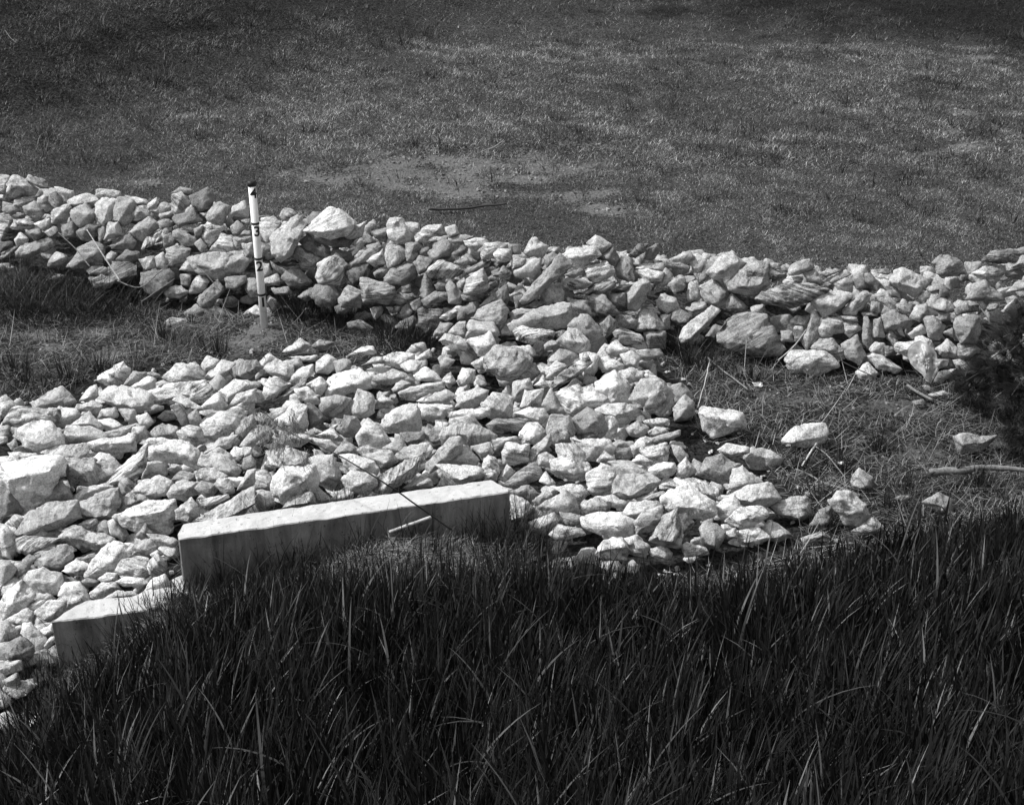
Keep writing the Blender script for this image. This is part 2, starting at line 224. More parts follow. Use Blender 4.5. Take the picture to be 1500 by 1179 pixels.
# Outline of every stone one can make out, tile by tile: tone letter (l pale, n normal, m mid grey, d dark, with shade of turned faces painted in) and corner points
TILES = {
'A': (0, 240, 4.0, """
n -20,70 55,75 30,180 -20,170
n 75,75 110,65 215,150 200,185 30,210 20,170 60,95
n 175,70 270,100 280,145 235,140 155,95
n 85,210 195,190 205,210 120,245 80,245
n 20,225 80,240 115,275 60,305 15,275
m 140,255 205,220 265,270 220,325 150,295
n 220,200 265,185 310,270 270,280 220,230
n 290,180 335,155 390,230 325,270 285,225
n 320,135 425,160 430,190 385,220 355,190
n 395,210 520,175 600,205 525,240 395,250
n 570,155 610,145 700,165 700,200 600,205 565,190
n 300,285 385,245 415,265 385,345 310,350
n 415,270 505,235 560,295 530,355 465,360 420,310
n 560,240 600,205 680,210 660,320 600,360 565,320
n 690,200 790,205 800,300 730,370 640,330 670,250
n 730,185 850,210 870,235 800,245 760,200
n 860,240 915,200 925,235 870,265
n 790,250 875,280 870,310 800,335 770,300
m 870,270 960,225 1005,245 1000,275 930,300
n 935,290 1010,280 1015,310 945,325
n 1010,185 1060,165 1115,230 1030,300 1010,270
n 1000,170 1060,135 1125,155 1115,185 1050,170
m 1115,190 1215,145 1260,195 1235,265 1170,285 1125,240
m 1010,320 1130,265 1180,335 1050,370
n 1215,310 1255,225 1345,255 1300,360 1225,330
n 1355,255 1430,220 1460,270 1450,305 1340,315
n 1185,380 1230,330 1310,370 1225,480 1185,440
n 1170,290 1235,285 1210,320
n 750,400 870,315 935,365 845,445 770,415
n 925,340 990,325 1005,370 940,385
n 835,490 860,440 985,370 1005,385 900,480 840,505
n 950,425 1000,405 1030,450 1020,480 960,485
n 1010,400 1050,380 1145,435 1140,475 1070,480 1030,440
n 1060,375 1095,350 1140,375 1130,405
m 1130,385 1190,360 1180,410 1150,425
n 610,445 640,350 690,345 720,420
n 630,480 760,415 800,455 780,500 660,500
m 570,380 620,360 615,430 580,460
m 455,400 520,345 585,370 540,445 480,450
n 65,370 85,330 190,320 200,360 180,380 80,385
n 200,350 290,320 295,365 250,390
n 0,310 60,305 85,330 40,400 5,460 -20,440
n 85,440 120,405 170,440 150,475 100,480
m 155,395 235,380 250,420 205,455
m 260,400 320,365 350,400 300,440
m 355,380 420,340 455,380 440,430 380,430
m 95,515 130,480 320,435 320,490 250,520 180,545 110,540
m 5,545 60,490 105,490 70,540 15,565
d 0,455 70,460 75,490 0,520
m 285,570 330,520 390,535 400,560 350,600 290,600
m 400,600 455,500 540,460 610,500 600,590 500,640
m 505,630 540,600 630,610 625,645 530,650
m 525,670 600,650 680,680 640,730 550,720
m 605,560 650,510 685,530 660,580
d 690,560 740,505 820,520 820,570 740,580
d 640,620 660,575 800,590 800,650 700,700 640,680
m 825,630 985,625 1015,650 1000,720 900,780 820,700
m 815,560 900,545 915,615 850,620
n 905,550 955,525 990,580 970,620 920,600
m 980,540 975,500 1030,485 1120,500 1090,570 1010,600
m 1055,620 1100,560 1170,590 1140,635
m 1120,560 1250,530 1430,525 1455,565 1420,640 1270,665 1180,640
n 1225,510 1290,430 1355,430 1390,520 1340,540
n 1365,430 1470,425 1475,465 1385,495
m 1140,470 1175,440 1210,480 1180,515
n 1320,670 1440,650 1445,680 1375,740 1330,720
n 1105,730 1175,640 1225,690 1190,750 1120,755
m 1055,650 1120,645 1110,720 1060,710
l 970,760 1000,720 1060,715 1100,755 1050,785 975,785
m 1155,800 1270,680 1310,740 1240,840 1180,840
m 1245,830 1265,785 1310,800 1270,840
m 1080,870 1150,825 1200,860 1180,900 1090,900
m 1200,860 1270,835 1380,890 1330,920 1220,910
m 955,940 1010,900 1095,915 1090,950 980,960
m 730,850 765,815 805,855 790,885 740,880
m 1355,370 1390,335 1440,380 1400,415 1360,410
n 1420,470 1475,465 1490,530 1440,545
m 1455,680 1500,675 1560,700 1560,760 1470,790 1440,730
n 1435,880 1500,830 1580,850 1590,900 1480,900
n 1410,330 1465,320 1465,350 1430,350
"""),
'B': (375, 280, 4.0, """
n 20,180 135,200 120,270 60,300 25,250
n 35,160 100,145 145,190 130,205 40,180
n 140,145 170,100 205,100 245,140 210,180 155,170
n 95,265 200,185 240,155 290,200 210,350 150,395 105,360
m 280,190 330,120 410,120 375,190 310,205
l 295,230 375,185 430,105 480,110 590,190 540,210 520,260 450,280 360,240
d 320,245 500,270 590,270 540,330 420,320 340,280
n 525,265 560,215 645,175 620,270 560,280
m 245,300 305,260 430,335 430,390 400,390 300,345
n 215,330 270,320 375,395 330,455 270,450 225,380
m 20,300 85,320 90,345 30,380
n 355,500 370,430 465,375 525,440 490,545 380,540
n 150,500 175,470 250,455 320,530 260,570 200,560
m 85,410 180,470 150,490 100,450
m 45,520 120,485 160,530 130,550 50,555
m 35,425 75,425 90,480 45,500
m 315,590 350,545 440,550 480,610 440,700 360,660
m 245,620 310,570 330,630 300,645
m 95,570 190,560 210,610 110,605
m 480,630 540,555 620,590 610,680 500,670
d 450,340 560,360 570,390 530,420 440,380
n 560,420 660,320 715,295 735,325 655,410 580,440
n 565,360 610,290 640,300 620,340 570,375
d 530,480 600,430 665,410 690,480 640,520 560,540
n 655,410 740,340 755,420 700,440
n 680,240 770,215 790,220 760,300 700,270
l 770,195 790,165 860,160 915,250 900,305 830,305 780,270
n 870,180 950,190 960,215 920,250 890,220
n 935,270 980,215 1080,200 1095,250 1000,300 945,300
n 1110,215 1165,200 1195,250 1135,275 1115,240
n 1010,290 1050,265 1125,265 1120,290 1020,310
n 1015,360 1060,300 1125,285 1155,325 1130,385 1040,400
n 1140,285 1190,255 1275,265 1200,310 1150,305
n 1215,290 1345,265 1350,300 1290,350 1230,320
m 1145,370 1210,320 1240,340 1200,385
m 875,310 930,300 970,320 930,400 885,405
n 755,370 770,300 850,305 880,375 840,425 780,450 760,400
m 960,345 1010,325 1030,360 1010,385 960,375
n 925,420 960,380 1040,400 1010,470 950,485
n 995,475 1070,405 1180,440 1215,470 1140,510 1020,505
n 1165,420 1235,365 1295,410 1220,440
n 1225,465 1330,410 1370,410 1360,450 1240,490
n 1315,340 1345,310 1480,300 1480,330 1400,385 1330,400
n 1395,370 1420,340 1490,340 1495,400 1420,420
n 750,520 800,450 880,430 920,430 940,480 880,550 790,550
m 690,480 730,450 780,460 750,505 700,510
m 625,520 660,515 805,560 810,590 770,660 640,640 625,600
m 780,610 800,595 910,600 940,620 850,665 790,655
d 850,560 905,550 910,595 860,600
n 960,610 990,475 1050,580 1000,620
n 975,640 1050,585 1125,600 1125,635 1000,670
d 1050,550 1080,525 1130,545 1110,590 1060,580
m 1120,560 1140,535 1210,600 1200,655 1130,650
n 1175,540 1215,510 1240,530 1220,580 1185,570
n 1220,590 1240,515 1330,455 1360,520 1350,580 1280,615
m 1215,605 1290,610 1415,530 1405,570 1310,635 1225,635
m 1320,670 1400,600 1470,550 1485,630 1460,670
m 905,660 960,625 985,680 950,710 920,690
n 955,700 990,690 1090,700 1080,790 1000,830 950,780
m 760,680 850,675 850,700 800,720
d 735,735 760,715 830,760 800,790 740,760
d 840,700 890,665 925,700 880,760 830,730
m 670,690 740,670 740,710 700,760
m 535,770 600,755 690,800 660,820 545,800
m 800,800 930,720 950,780 890,830
n 1085,740 1185,670 1240,680 1180,730 1120,760
m 1190,690 1290,650 1330,680 1240,760 1190,750
n 1270,740 1300,690 1430,645 1480,710 1470,760 1430,810 1360,790
m 1040,850 1080,770 1150,780 1100,850
n 1125,830 1180,770 1225,765 1230,850 1180,860
n 1225,860 1260,765 1390,770 1430,840 1410,870 1300,830
m 465,680 520,650 560,680 530,720 480,720
n 330,910 375,870 450,885 430,920 380,935
n 165,940 260,865 310,890 320,910 240,955
m 1380,470 1430,450 1420,500 1390,500
m 1410,490 1450,440 1499,480 1480,520
l 545,960 620,915 680,905 700,950 600,975
l 1065,880 1110,835 1190,850 1260,910 1230,940 1150,930
l 1240,880 1365,830 1395,890 1370,960 1310,960
l 1350,980 1410,910 1520,930 1600,980 1600,1050 1500,1100 1420,1100 1350,1050
n 870,945 930,895 985,890 990,930 900,960
l 930,985 1015,925 1025,970 940,1000
l 745,985 800,945 920,955 925,990 850,1030 770,1020
l 0,1020 70,960 115,980 60,1060 0,1100
l 195,970 355,965 345,990 270,1000
l 350,1000 420,960 465,985 460,1040 420,1070 360,1060
l 170,1000 250,975 280,1020 240,1060 190,1050
n 460,1000 510,985 560,1000 540,1050 480,1080
l 50,1040 120,990 210,1030 210,1090 150,1110 70,1060
l 200,1110 260,1040 330,1020 330,1070 250,1130
n 620,1020 690,975 790,965 800,1000 700,1010
l 420,1130 470,1080 600,1040 650,1090 670,1150 560,1180 430,1200
m 670,1080 850,1060 880,1090 790,1130 700,1120
l 930,1080 990,1030 1070,1070 1080,1110 960,1110
l 1080,1000 1110,975 1170,990 1120,1040 1085,1030
l 1090,1110 1140,1060 1170,1120 1130,1150
l 1180,1110 1210,1040 1280,1050 1280,1110 1200,1140
l 1260,1010 1330,970 1390,990 1350,1040 1290,1040
n 850,1020 900,990 970,1000 940,1050 880,1060
"""),
'C': (750, 320, 4.0, """
n 80,190 120,120 140,120 210,160 180,230 80,210
n -20,150 45,155 50,205 -20,215
n 0,220 75,235 60,270 0,300
n 20,310 90,240 180,225 170,290 120,345 30,335
n 190,230 240,195 275,225 210,290
m 60,470 215,290 270,225 340,275 320,310 110,480 75,490
n 275,215 345,180 480,165 520,215 420,290 380,290
n 445,145 490,95 580,155 520,205 480,180
n 500,230 590,170 625,240 600,275 540,250
n 425,290 450,265 550,255 605,300 590,330 500,375 440,350
m 330,380 425,350 475,380 430,410 350,415
n 310,330 400,290 430,320 350,350
m 415,435 500,385 600,365 610,410 510,450 430,440
m 600,290 640,225 690,240 715,350 680,370 620,340
n 660,260 690,260 720,340 710,365
d 685,215 740,150 800,150 775,195 725,235
d 790,180 850,150 865,190 830,240 780,235
n 920,240 1040,190 1060,230 1020,265 930,255
n 1045,225 1100,210 1140,240 1110,310 1060,310
d 890,250 1010,265 1040,275 1030,300 910,290
l 725,310 790,300 885,320 865,365 780,370
n 730,290 770,265 890,265 890,300 760,305
m 845,380 900,290 940,330 920,380 860,405
m 665,420 680,390 760,360 800,380 810,420 730,530 680,520
n 1150,315 1240,220 1285,195 1385,270 1330,350 1270,390 1180,350
m 1280,380 1340,340 1380,295 1400,265 1499,270 1499,390 1430,440 1350,435 1290,410
m 1085,370 1130,280 1160,290 1150,340 1100,380
m 920,390 960,345 1015,390 1000,420 950,440
m 1025,430 1040,380 1085,370 1105,460 1085,485 1035,480
m 1100,400 1170,360 1270,420 1250,500 1200,530 1130,480
m 1020,530 1080,490 1150,490 1150,540 1070,570
n 845,480 890,440 960,470 970,520 910,550 860,520
n 440,475 480,450 545,460 620,550 560,570 490,550
m 570,470 590,445 660,440 660,510 600,510
m 590,420 640,390 700,390 660,430
n 170,430 235,375 300,430 290,490 220,510 175,480
m 10,460 60,450 70,490 25,530
d 50,525 130,480 190,500 150,530
m 330,470 440,490 460,560 380,560 340,520
n 0,620 60,595 150,535 290,505 350,520 380,565 330,635 200,650 20,655
n -20,550 50,530 140,535 90,580 0,600
l 20,660 60,630 120,645 235,670 225,700 110,740 30,710
l 335,630 400,560 440,565 525,660 515,690 460,725 400,690
l 270,720 330,650 380,660 455,720 440,770 380,780 290,745
n 240,670 300,655 320,665 280,710
m 185,740 230,715 280,725 260,760 200,775
m 210,830 280,765 370,770 390,810 330,860 230,870
m 520,620 570,575 605,600 605,650 550,690 525,660
n 610,600 620,570 700,570 730,600 715,650 620,640
n 725,600 760,540 820,540 880,630 870,655 730,650
m 660,545 720,545 730,570 680,565
m 780,520 820,500 870,560 820,560
n 935,550 970,520 1050,575 1030,610 970,620 940,590
m 870,570 930,560 920,640 890,650
n 990,690 1010,640 1160,520 1205,550 1100,670 1060,720 1000,720
m 595,670 640,645 760,690 790,765 720,760 620,720
m 780,670 800,655 895,660 895,760 800,765
n 550,770 610,720 685,770 640,820 570,800
m 730,780 860,765 885,800 800,835 740,815
n 640,800 700,780 745,820 730,870 660,860
n 1210,660 1250,590 1380,565 1450,590 1520,600 1590,760 1550,790 1400,785 1290,760 1215,720
m 1130,690 1190,620 1230,640 1190,710
m 1250,490 1290,445 1380,520 1360,550 1260,530
m 1400,520 1480,500 1460,570 1410,560
l 220,990 250,930 430,815 455,850 400,910 240,1005
l 400,800 450,780 510,810 490,890 420,920
l 500,830 560,815 650,860 630,890 530,905
l 185,900 260,835 320,870 250,940 200,940
l 630,895 690,880 770,890 760,940 680,970 640,930
l 765,900 800,890 860,940 780,950
l 490,960 600,895 680,960 690,1080 560,1085 500,1010
l 692,1060 770,950 860,945 950,1030 945,1080 870,1150 800,1090
l 240,1020 460,970 540,1060 540,1080 400,1145 330,1150 260,1060
n 930,990 990,970 1050,1020 1060,1050 960,1080
n 940,1110 1015,1040 1065,1080 1060,1170 960,1180
l 0,780 60,830 50,870 0,890
n 0,890 60,825 130,850 160,900 110,950 40,960
n 0,755 100,745 150,800 80,820
n 10,960 100,940 120,1000 50,1070 0,1060
n 50,1110 80,1010 180,1000 170,1080 120,1110
l 120,980 180,935 215,990 180,1010
l 180,1090 230,1000 310,1140 280,1150 200,1130
n 320,990 370,935 420,970 350,1000
l 420,960 430,930 490,930 500,960 440,975
"""),
'D': (1125, 340, 4.0, """
m 0,180 70,185 70,220 0,210
n 0,200 100,245 60,265 0,260
n 125,220 145,190 240,155 270,210 210,240 130,250
m 205,240 270,220 330,290 310,310 240,300
n 90,290 120,255 200,265 195,300 150,335 100,320
n 305,245 390,215 430,225 330,270
n 325,285 450,225 480,250 400,290 330,305
m 385,300 450,265 495,290 490,350 410,340
n 500,290 495,250 560,240 580,320 520,340
m 570,290 575,250 600,240 660,310 640,340
m 635,215 700,215 725,235 700,250 640,240
n 645,265 660,245 705,280
n 655,290 720,290 780,340 770,385 720,375 680,330
n 720,290 740,230 790,210 920,270 930,300 860,370 780,340
n 970,180 1010,140 1110,155 1155,240 1040,265 990,240
n 1270,165 1330,115 1530,95 1530,160 1420,180 1370,170
n 1430,205 1490,140 1540,150 1540,220
m 1205,240 1300,195 1380,200 1385,240 1320,310 1240,270
m 1390,230 1470,215 1499,240 1480,280 1400,260
n 1165,390 1190,320 1270,290 1370,370 1370,395
n 1400,350 1450,300 1520,290 1530,340
m -60,390 10,330 110,310 270,305 330,345 250,405 110,440 -10,415
n 265,405 310,350 410,345 485,370 440,450 330,495 280,440
n 440,450 490,400 560,360 600,370 590,410 510,480 450,475
n 625,365 660,330 700,355 755,430 720,450 650,400
m 755,430 790,395 840,430 845,475 790,480
n 830,500 870,430 930,420 940,470 890,520
m 940,410 960,370 1050,380 1090,450 1050,475 960,450
n 910,510 970,495 1030,550 1000,625 940,610
m 880,380 930,345 955,380 900,410
m 1000,330 1040,320 1070,370 1010,380
n 1095,450 1140,430 1225,430 1225,460 1110,485
m 1225,410 1250,400 1285,435 1265,465
m 1280,445 1300,415 1350,410 1345,450 1290,465
n 1365,460 1450,380 1440,430 1390,475
m 1405,500 1499,410 1520,500 1470,530
n 1100,510 1170,490 1230,500 1240,580 1215,640 1130,650 1100,590
m 1170,480 1240,490 1250,530 1235,560
m 1110,660 1190,640 1235,690 1170,745 1115,720
n 985,690 1050,630 1110,680 1110,745 1010,720
m 1090,755 1160,745 1200,790 1180,850 1110,800
n 760,660 900,620 950,640 990,720 960,800 830,760 760,700
l 970,880 1000,820 1105,795 1090,830 1010,885
n 675,490 740,460 850,520 820,560 680,575
n 750,550 780,540 800,610 770,600
n 820,595 900,540 930,590 850,620
m 620,520 660,500 680,610 620,615
m 690,610 720,575 760,640 740,680
n 590,690 625,640 680,650 680,725 620,715
d 680,665 750,680 750,710 690,730
n 585,730 620,710 700,740 780,800 740,820 640,800
l 300,560 320,510 440,500 450,580 390,600 320,615
n 445,530 520,530 550,570 480,615 450,590
m 560,500 590,500 615,640 580,690 555,640
m 430,490 520,500 530,530 450,515
m 130,520 170,490 240,510 220,550 140,545
m 205,640 265,470 300,510 300,600 230,690
m 265,680 310,630 380,630 455,700 440,740 370,720
m 430,660 520,610 570,720 530,760 470,740
n 110,750 140,705 290,690 350,705 390,780 260,840 150,820
n 520,820 585,765 640,825 605,875 540,860
m 75,580 150,575 150,640 80,640
d 150,570 215,580 200,640 160,640
m 600,400 660,420 655,470 600,465
m 550,470 650,475 640,495 560,490
m 1000,480 1060,475 1070,520 1010,520
m 850,990 910,980 920,1010 860,1020
l 940,950 1030,930 1060,955 960,970
m 900,900 930,895 980,930 920,930
m 1020,590 1080,560 1090,620
m 1460,915 1510,890 1540,960 1470,950
"""),
'E': (0, 500, 4.0, """
n 200,360 230,325 340,280 360,268 430,350 380,375 290,370 215,390
n 470,345 520,275 560,260 575,320 540,345
n 550,230 640,170 720,120 750,150 755,200 700,260 630,265
n 720,260 780,180 850,185 850,215 770,260
l 770,265 870,205 910,225 915,275 870,295 810,280
l 850,190 900,178 945,205 905,215
l 970,210 1040,140 1140,125 1190,190 1195,225 1110,235 1020,250
l 1185,140 1215,90 1285,110 1270,150 1200,180
n 1205,220 1270,160 1300,105 1380,130 1370,180 1310,215
n 1350,180 1420,120 1499,110 1530,150 1470,215 1380,215
l 1210,250 1280,200 1325,230 1320,300 1240,305
l 865,310 1000,260 1195,225 1240,320 1180,350 1000,340 880,360
n 1020,345 1060,310 1190,390 1150,405 1100,390
l 1190,380 1280,300 1320,370 1290,400 1200,400
l 1290,290 1380,220 1455,260 1400,320 1330,360
l 1320,390 1390,310 1500,280 1500,360 1400,380
n 600,310 650,262 800,275 870,310 885,400 820,405 700,390 610,340
l 445,400 460,370 550,340 600,375 570,420 480,410
l 570,450 600,400 680,380 695,440 640,455
l 700,400 790,400 805,470 740,470
l 60,440 100,385 170,395 330,410 330,460 280,480 110,520 20,500
l -20,375 30,375 45,400 0,470 -20,480
n 115,520 200,470 300,480 360,560 370,610 240,655 150,620
l 300,470 350,390 430,400 465,430 400,500 330,500
n 415,490 520,415 600,500 590,520 470,500
n 375,540 400,500 520,500 620,545 610,565 400,600 360,570
l 565,470 640,450 710,490 690,520 620,520
m 610,540 700,510 800,480 770,540 650,570
n 530,600 640,570 780,545 800,600 790,640 650,660 540,630
l 260,650 370,610 490,600 540,650 500,680 360,690
l 50,650 210,655 220,680 140,690 60,690
l 0,700 60,685 330,680 360,710 330,820 290,880 150,995 80,940 100,880 0,860 -30,800
n 390,690 550,690 590,740 560,840 420,840 390,780
l 540,690 590,660 660,680 715,740 670,790 570,835
m 280,900 350,820 400,850 430,930 370,945 280,935
n 440,920 480,870 620,830 660,855 580,890 460,945
n 450,960 640,870 690,860 700,930 660,1030 560,1040 450,1010
m 690,820 740,790 790,830 830,890 720,900
n 600,840 700,780 820,650 860,600 850,740 790,830 690,830
l 840,800 860,710 960,700 980,780 900,810
l 780,880 850,820 930,790 1000,830 990,900 900,910
l 860,640 890,580 1100,590 1140,640 1180,690 1150,740 1040,690 890,680
l 690,1000 700,930 760,890 850,910 870,940 760,1000
l 690,1030 870,950 1010,940 1020,1000 1000,1110 850,1120 740,1080
l 990,890 1010,840 1080,820 1150,830 1150,890 1080,930 1000,910
n 1150,860 1180,820 1260,840 1250,910 1210,920
l 1260,840 1300,785 1360,820 1370,880 1320,900
l 1170,720 1200,660 1280,635 1340,660 1400,750 1380,780 1290,780
l 1340,680 1380,620 1470,620 1485,660 1400,700
d 1360,690 1430,660 1420,720 1370,710
n 1185,480 1290,420 1410,370 1420,440 1370,530 1260,570 1190,550
n 1380,540 1400,460 1480,430 1500,500 1430,550
m 1190,660 1300,560 1390,550 1350,620 1240,650
d 1000,380 1050,370 1100,440 1095,500 1060,480
l 1090,450 1150,400 1190,470 1170,500 1110,490
l 1040,530 1110,500 1170,510 1200,590 1140,620 1060,580
n 880,540 950,480 1040,500 1030,560 930,580
l 800,440 860,420 895,470 870,500 820,490
l 770,560 780,500 850,500 860,550 800,590
n 1010,810 1060,760 1140,770 1150,820 1040,825
n 1140,760 1250,740 1330,790 1240,830 1160,815
m 1160,930 1330,895 1340,920 1210,990 1180,970
n 1030,990 1120,920 1160,960 1170,1020 1100,1060 1040,1040
l 1160,1050 1330,960 1480,850 1500,950 1400,1020
m 0,870 110,880 80,960 120,1000 0,1040
n 30,1070 90,1020 150,1030 130,1090 80,1110
m 140,1060 165,1010 300,940 440,940 455,1030 360,1080 220,1130 90,1140
l 450,1070 560,1035 570,1060 520,1120
n 560,1110 600,1050 650,1060 640,1140
l 640,1060 700,1040 750,1140 720,1170 650,1130
l 800,1140 850,1070 900,1130 830,1160
n 1430,690 1470,670 1499,700 1499,750 1440,760 1415,740
l 1340,800 1440,795 1440,830 1380,850
l 1390,870 1450,760 1499,750 1499,830 1430,860
l 0,560 40,560 45,590 0,600
n 45,600 90,570 110,620 70,640
l 1410,610 1450,550 1499,520 1530,560 1480,620
"""),
'F': (375, 540, 4.0, """
l 40,140 80,50 130,60 200,90 130,150 60,180
m 100,190 200,130 290,60 290,100 230,140
l 230,120 300,105 340,140 375,200 320,205 250,180
l 290,90 380,50 420,90 380,155 330,130
m 380,170 470,160 550,180 550,260 490,290 390,260
l 560,210 600,130 680,160 690,250 620,290 570,270
m 690,210 740,155 810,200 770,230 700,235
n 725,330 770,270 860,220 940,210 950,350 870,385 760,360
l 950,270 960,205 1150,220 1150,250 1090,300 970,295
l 1170,225 1190,160 1290,105 1360,130 1330,200 1270,230
n 1330,210 1390,145 1499,170 1499,280 1380,290
n 1130,250 1360,235 1365,280 1300,300 1130,290
n 1145,320 1170,290 1260,270 1320,330 1260,345
l 1080,400 1100,360 1180,315 1270,330 1390,390 1370,420 1250,450 1190,420 1100,445
n 985,560 1090,460 1130,410 1190,410 1200,460 1130,550 1020,610
l 1140,550 1200,460 1240,455 1305,535 1280,570 1200,570
n 1050,560 1120,560 1310,580 1330,620 1200,670 1130,640
n 980,400 1010,330 1090,360 1100,440 1040,440
l 1060,310 1130,320 1130,350 1080,360
l 590,400 650,320 720,340 785,430 720,470 610,450
m 745,465 840,410 885,460 860,490 790,495
m 480,360 520,280 590,290 615,340 590,400 520,400
d 850,380 980,370 980,420 900,445 860,425
m 600,480 650,460 790,490 820,540 740,600 680,560
n 810,520 890,460 1000,435 1035,470 1020,530 900,560
m 700,640 930,520 980,490 980,580 870,660 760,725 700,700
l 500,510 570,505 690,540 715,590 690,640 560,620
n 510,640 560,600 690,630 700,680 640,740 550,710
n 315,530 370,510 450,510 500,640 450,720 370,670
n 95,690 110,640 150,585 330,575 350,640 330,720 190,775 110,740
l 0,600 60,600 100,650 80,710 0,700
n 330,690 350,675 440,770 360,790 320,740
n 150,820 200,760 320,725 360,790 250,810
n 440,770 520,700 570,720 560,760
m 860,700 960,635 1010,640 1040,690 900,710
l 1060,690 1110,615 1180,680
l 120,300 220,210 300,220 300,370 230,370 130,340
d 300,200 340,210 410,290 310,355
l 85,240 180,225 190,260 120,290
n 320,410 430,415 490,460 410,490 380,460
l 350,390 450,345 510,420 430,420
l 455,500 520,420 600,460 590,500
m 1270,460 1370,430 1390,490 1330,540 1310,500
n 1330,600 1340,530 1370,510 1420,600 1400,650 1350,640
n 850,140 960,95 1090,85 1090,120 920,180 870,170
m 1010,170 1110,125 1170,160 1110,200 1030,195
l 940,190 980,170 1030,190 1000,205
n 0,720 70,720 105,790 40,840 0,800
n 60,480 200,470 300,500 300,560 150,580 70,560
l 400,320 480,330 470,350 420,345
l 150,370 280,380 320,410 250,460 160,440
"""),
'G': (700, 590, 4.0, """
d 50,130 100,95 290,100 300,130 230,165 100,175
n 210,60 300,30 380,40 420,90 370,120 280,90
l 245,170 290,125 350,120 400,170 340,240 260,240
l 400,150 430,85 530,80 570,160 540,220 450,245
n 150,265 170,235 290,250 290,340 150,360
n 300,280 420,180 430,240 330,350 295,330
m 85,220 240,195 245,235 150,240 100,280
n 560,100 640,30 720,60 760,150 740,190 640,185 580,190
n 690,50 760,10 860,10 930,30 940,80 850,140 740,130
n 930,30 990,90 960,120 920,100
d 600,190 690,155 730,170 690,210 620,210
n 700,215 740,140 780,85 815,120 810,190 760,225
l 870,150 940,105 1000,150 960,200 890,190
l 980,110 1050,90 1120,100 1110,130 1030,150
l 1010,190 1040,140 1110,150 1120,180 1060,200
m 1000,220 1100,180 1180,160 1180,190 1060,240
l 550,210 600,215 760,220 800,270 740,330 640,340
l 700,340 740,280 795,330 750,370
l 460,250 550,240 620,300 620,380 540,440 480,360
l 430,340 530,300 640,360 650,410 570,460 440,400
n 355,310 400,290 450,330 430,380 360,370
m 150,480 240,400 330,355 370,410 340,450 230,500
n 120,440 170,365 215,400 160,460
l 30,360 60,310 100,330 125,410 110,460 40,450
n 200,520 290,480 360,530 310,570 210,540
l 430,490 600,480 645,530 590,590 480,520
l 360,460 400,400 450,470 420,490
l 325,570 400,510 440,540 360,600
l 650,420 720,360 790,390 820,460 790,500 690,540 645,500
l 770,350 880,340 1000,410 980,430 820,430
m 780,540 830,430 1000,420 1060,460 980,530 900,570
d 800,270 890,265 900,310 870,340 810,320
l 880,270 970,200 1040,210 1000,250 920,310
l 960,270 1100,240 1120,260 1100,340 1020,330 970,310
n 900,350 950,300 1030,340 990,370
l 1010,390 1050,355 1150,350 1170,390 1110,440 1020,430
n 1175,370 1220,320 1280,400 1240,430 1170,420
m 1140,250 1190,260 1230,310 1190,360 1150,300
l 585,610 690,550 760,600 720,630 620,660
l 700,550 800,545 875,590 820,610 760,610
n 850,650 900,590 1040,575 1090,600 1060,640 960,690 870,660
n 910,700 970,640 1070,610 1090,680 1020,740 930,770
l 370,610 500,520 560,560 600,650 520,700 420,680
l 620,680 700,650 830,640 900,690 890,770 790,790 640,740
l 1090,560 1140,510 1230,490 1370,580 1390,650 1310,680 1190,640 1110,620
l 1105,480 1170,445 1330,450 1400,510 1400,570 1350,560 1220,490
n 1010,800 1080,680 1160,640 1185,720 1180,840 1100,830
d 1175,650 1220,650 1270,700 1200,800
l 1300,740 1340,700 1400,710 1445,760 1400,850 1320,830
l 690,880 740,810 840,790 900,870 850,920 710,920
l 850,800 930,780 1000,840 980,900 900,890
l 1000,850 1090,840 1140,880 1110,930 1010,900
l 430,770 480,720 600,740 620,770 470,810
l 190,600 200,550 270,560 320,620 270,680 200,680
l 310,700 440,650 460,690 400,770 330,750
n 480,640 600,660 620,730 520,710
l 1190,850 1230,820 1280,850 1330,850 1350,890 1220,900
m 940,560 1080,520 1110,560 1080,590 960,590
n 0,150 70,160 90,200 60,230 0,230
"""),
'H': (1020, 580, 4.0, """
n 0,460 60,370 140,345 250,400 200,500 150,510
n 130,315 180,275 300,305 300,330 200,350
l 285,370 320,315 400,310 490,370 470,410 370,450 320,420
l 190,540 220,430 275,400 380,510 300,540
l 130,600 290,540 430,515 490,600 400,645 300,640 170,600
l 110,640 220,580 270,650 170,725 130,700
l 180,730 250,665 380,650 410,700 330,760 240,780
l 170,800 230,770 240,830 170,840
l 240,790 360,770 430,830 350,870 260,860
l 380,760 460,740 570,820 470,850 400,830
n 440,630 560,600 650,600 670,700 620,730 500,700
m 670,750 720,670 780,650 800,720 740,780
l 785,620 830,565 910,575 990,640 1020,700 950,750 870,750 830,680
l 910,790 980,740 1040,710 1095,770 1080,800 940,820
n 908,530 920,460 955,425 1030,480 1020,540 960,560
l 520,260 580,180 620,170 740,170 760,220 740,270 640,300 560,290
l 12,100 40,70 100,80 270,100 275,170 230,200 100,235 40,210
n 1330,620 1420,570 1490,600 1499,680 1420,680
m 1160,600 1200,580 1260,590 1200,620
m 620,830 740,790 790,830 640,870
n 1520,240 1580,220 1748,236 1672,320 1552,340
"""),
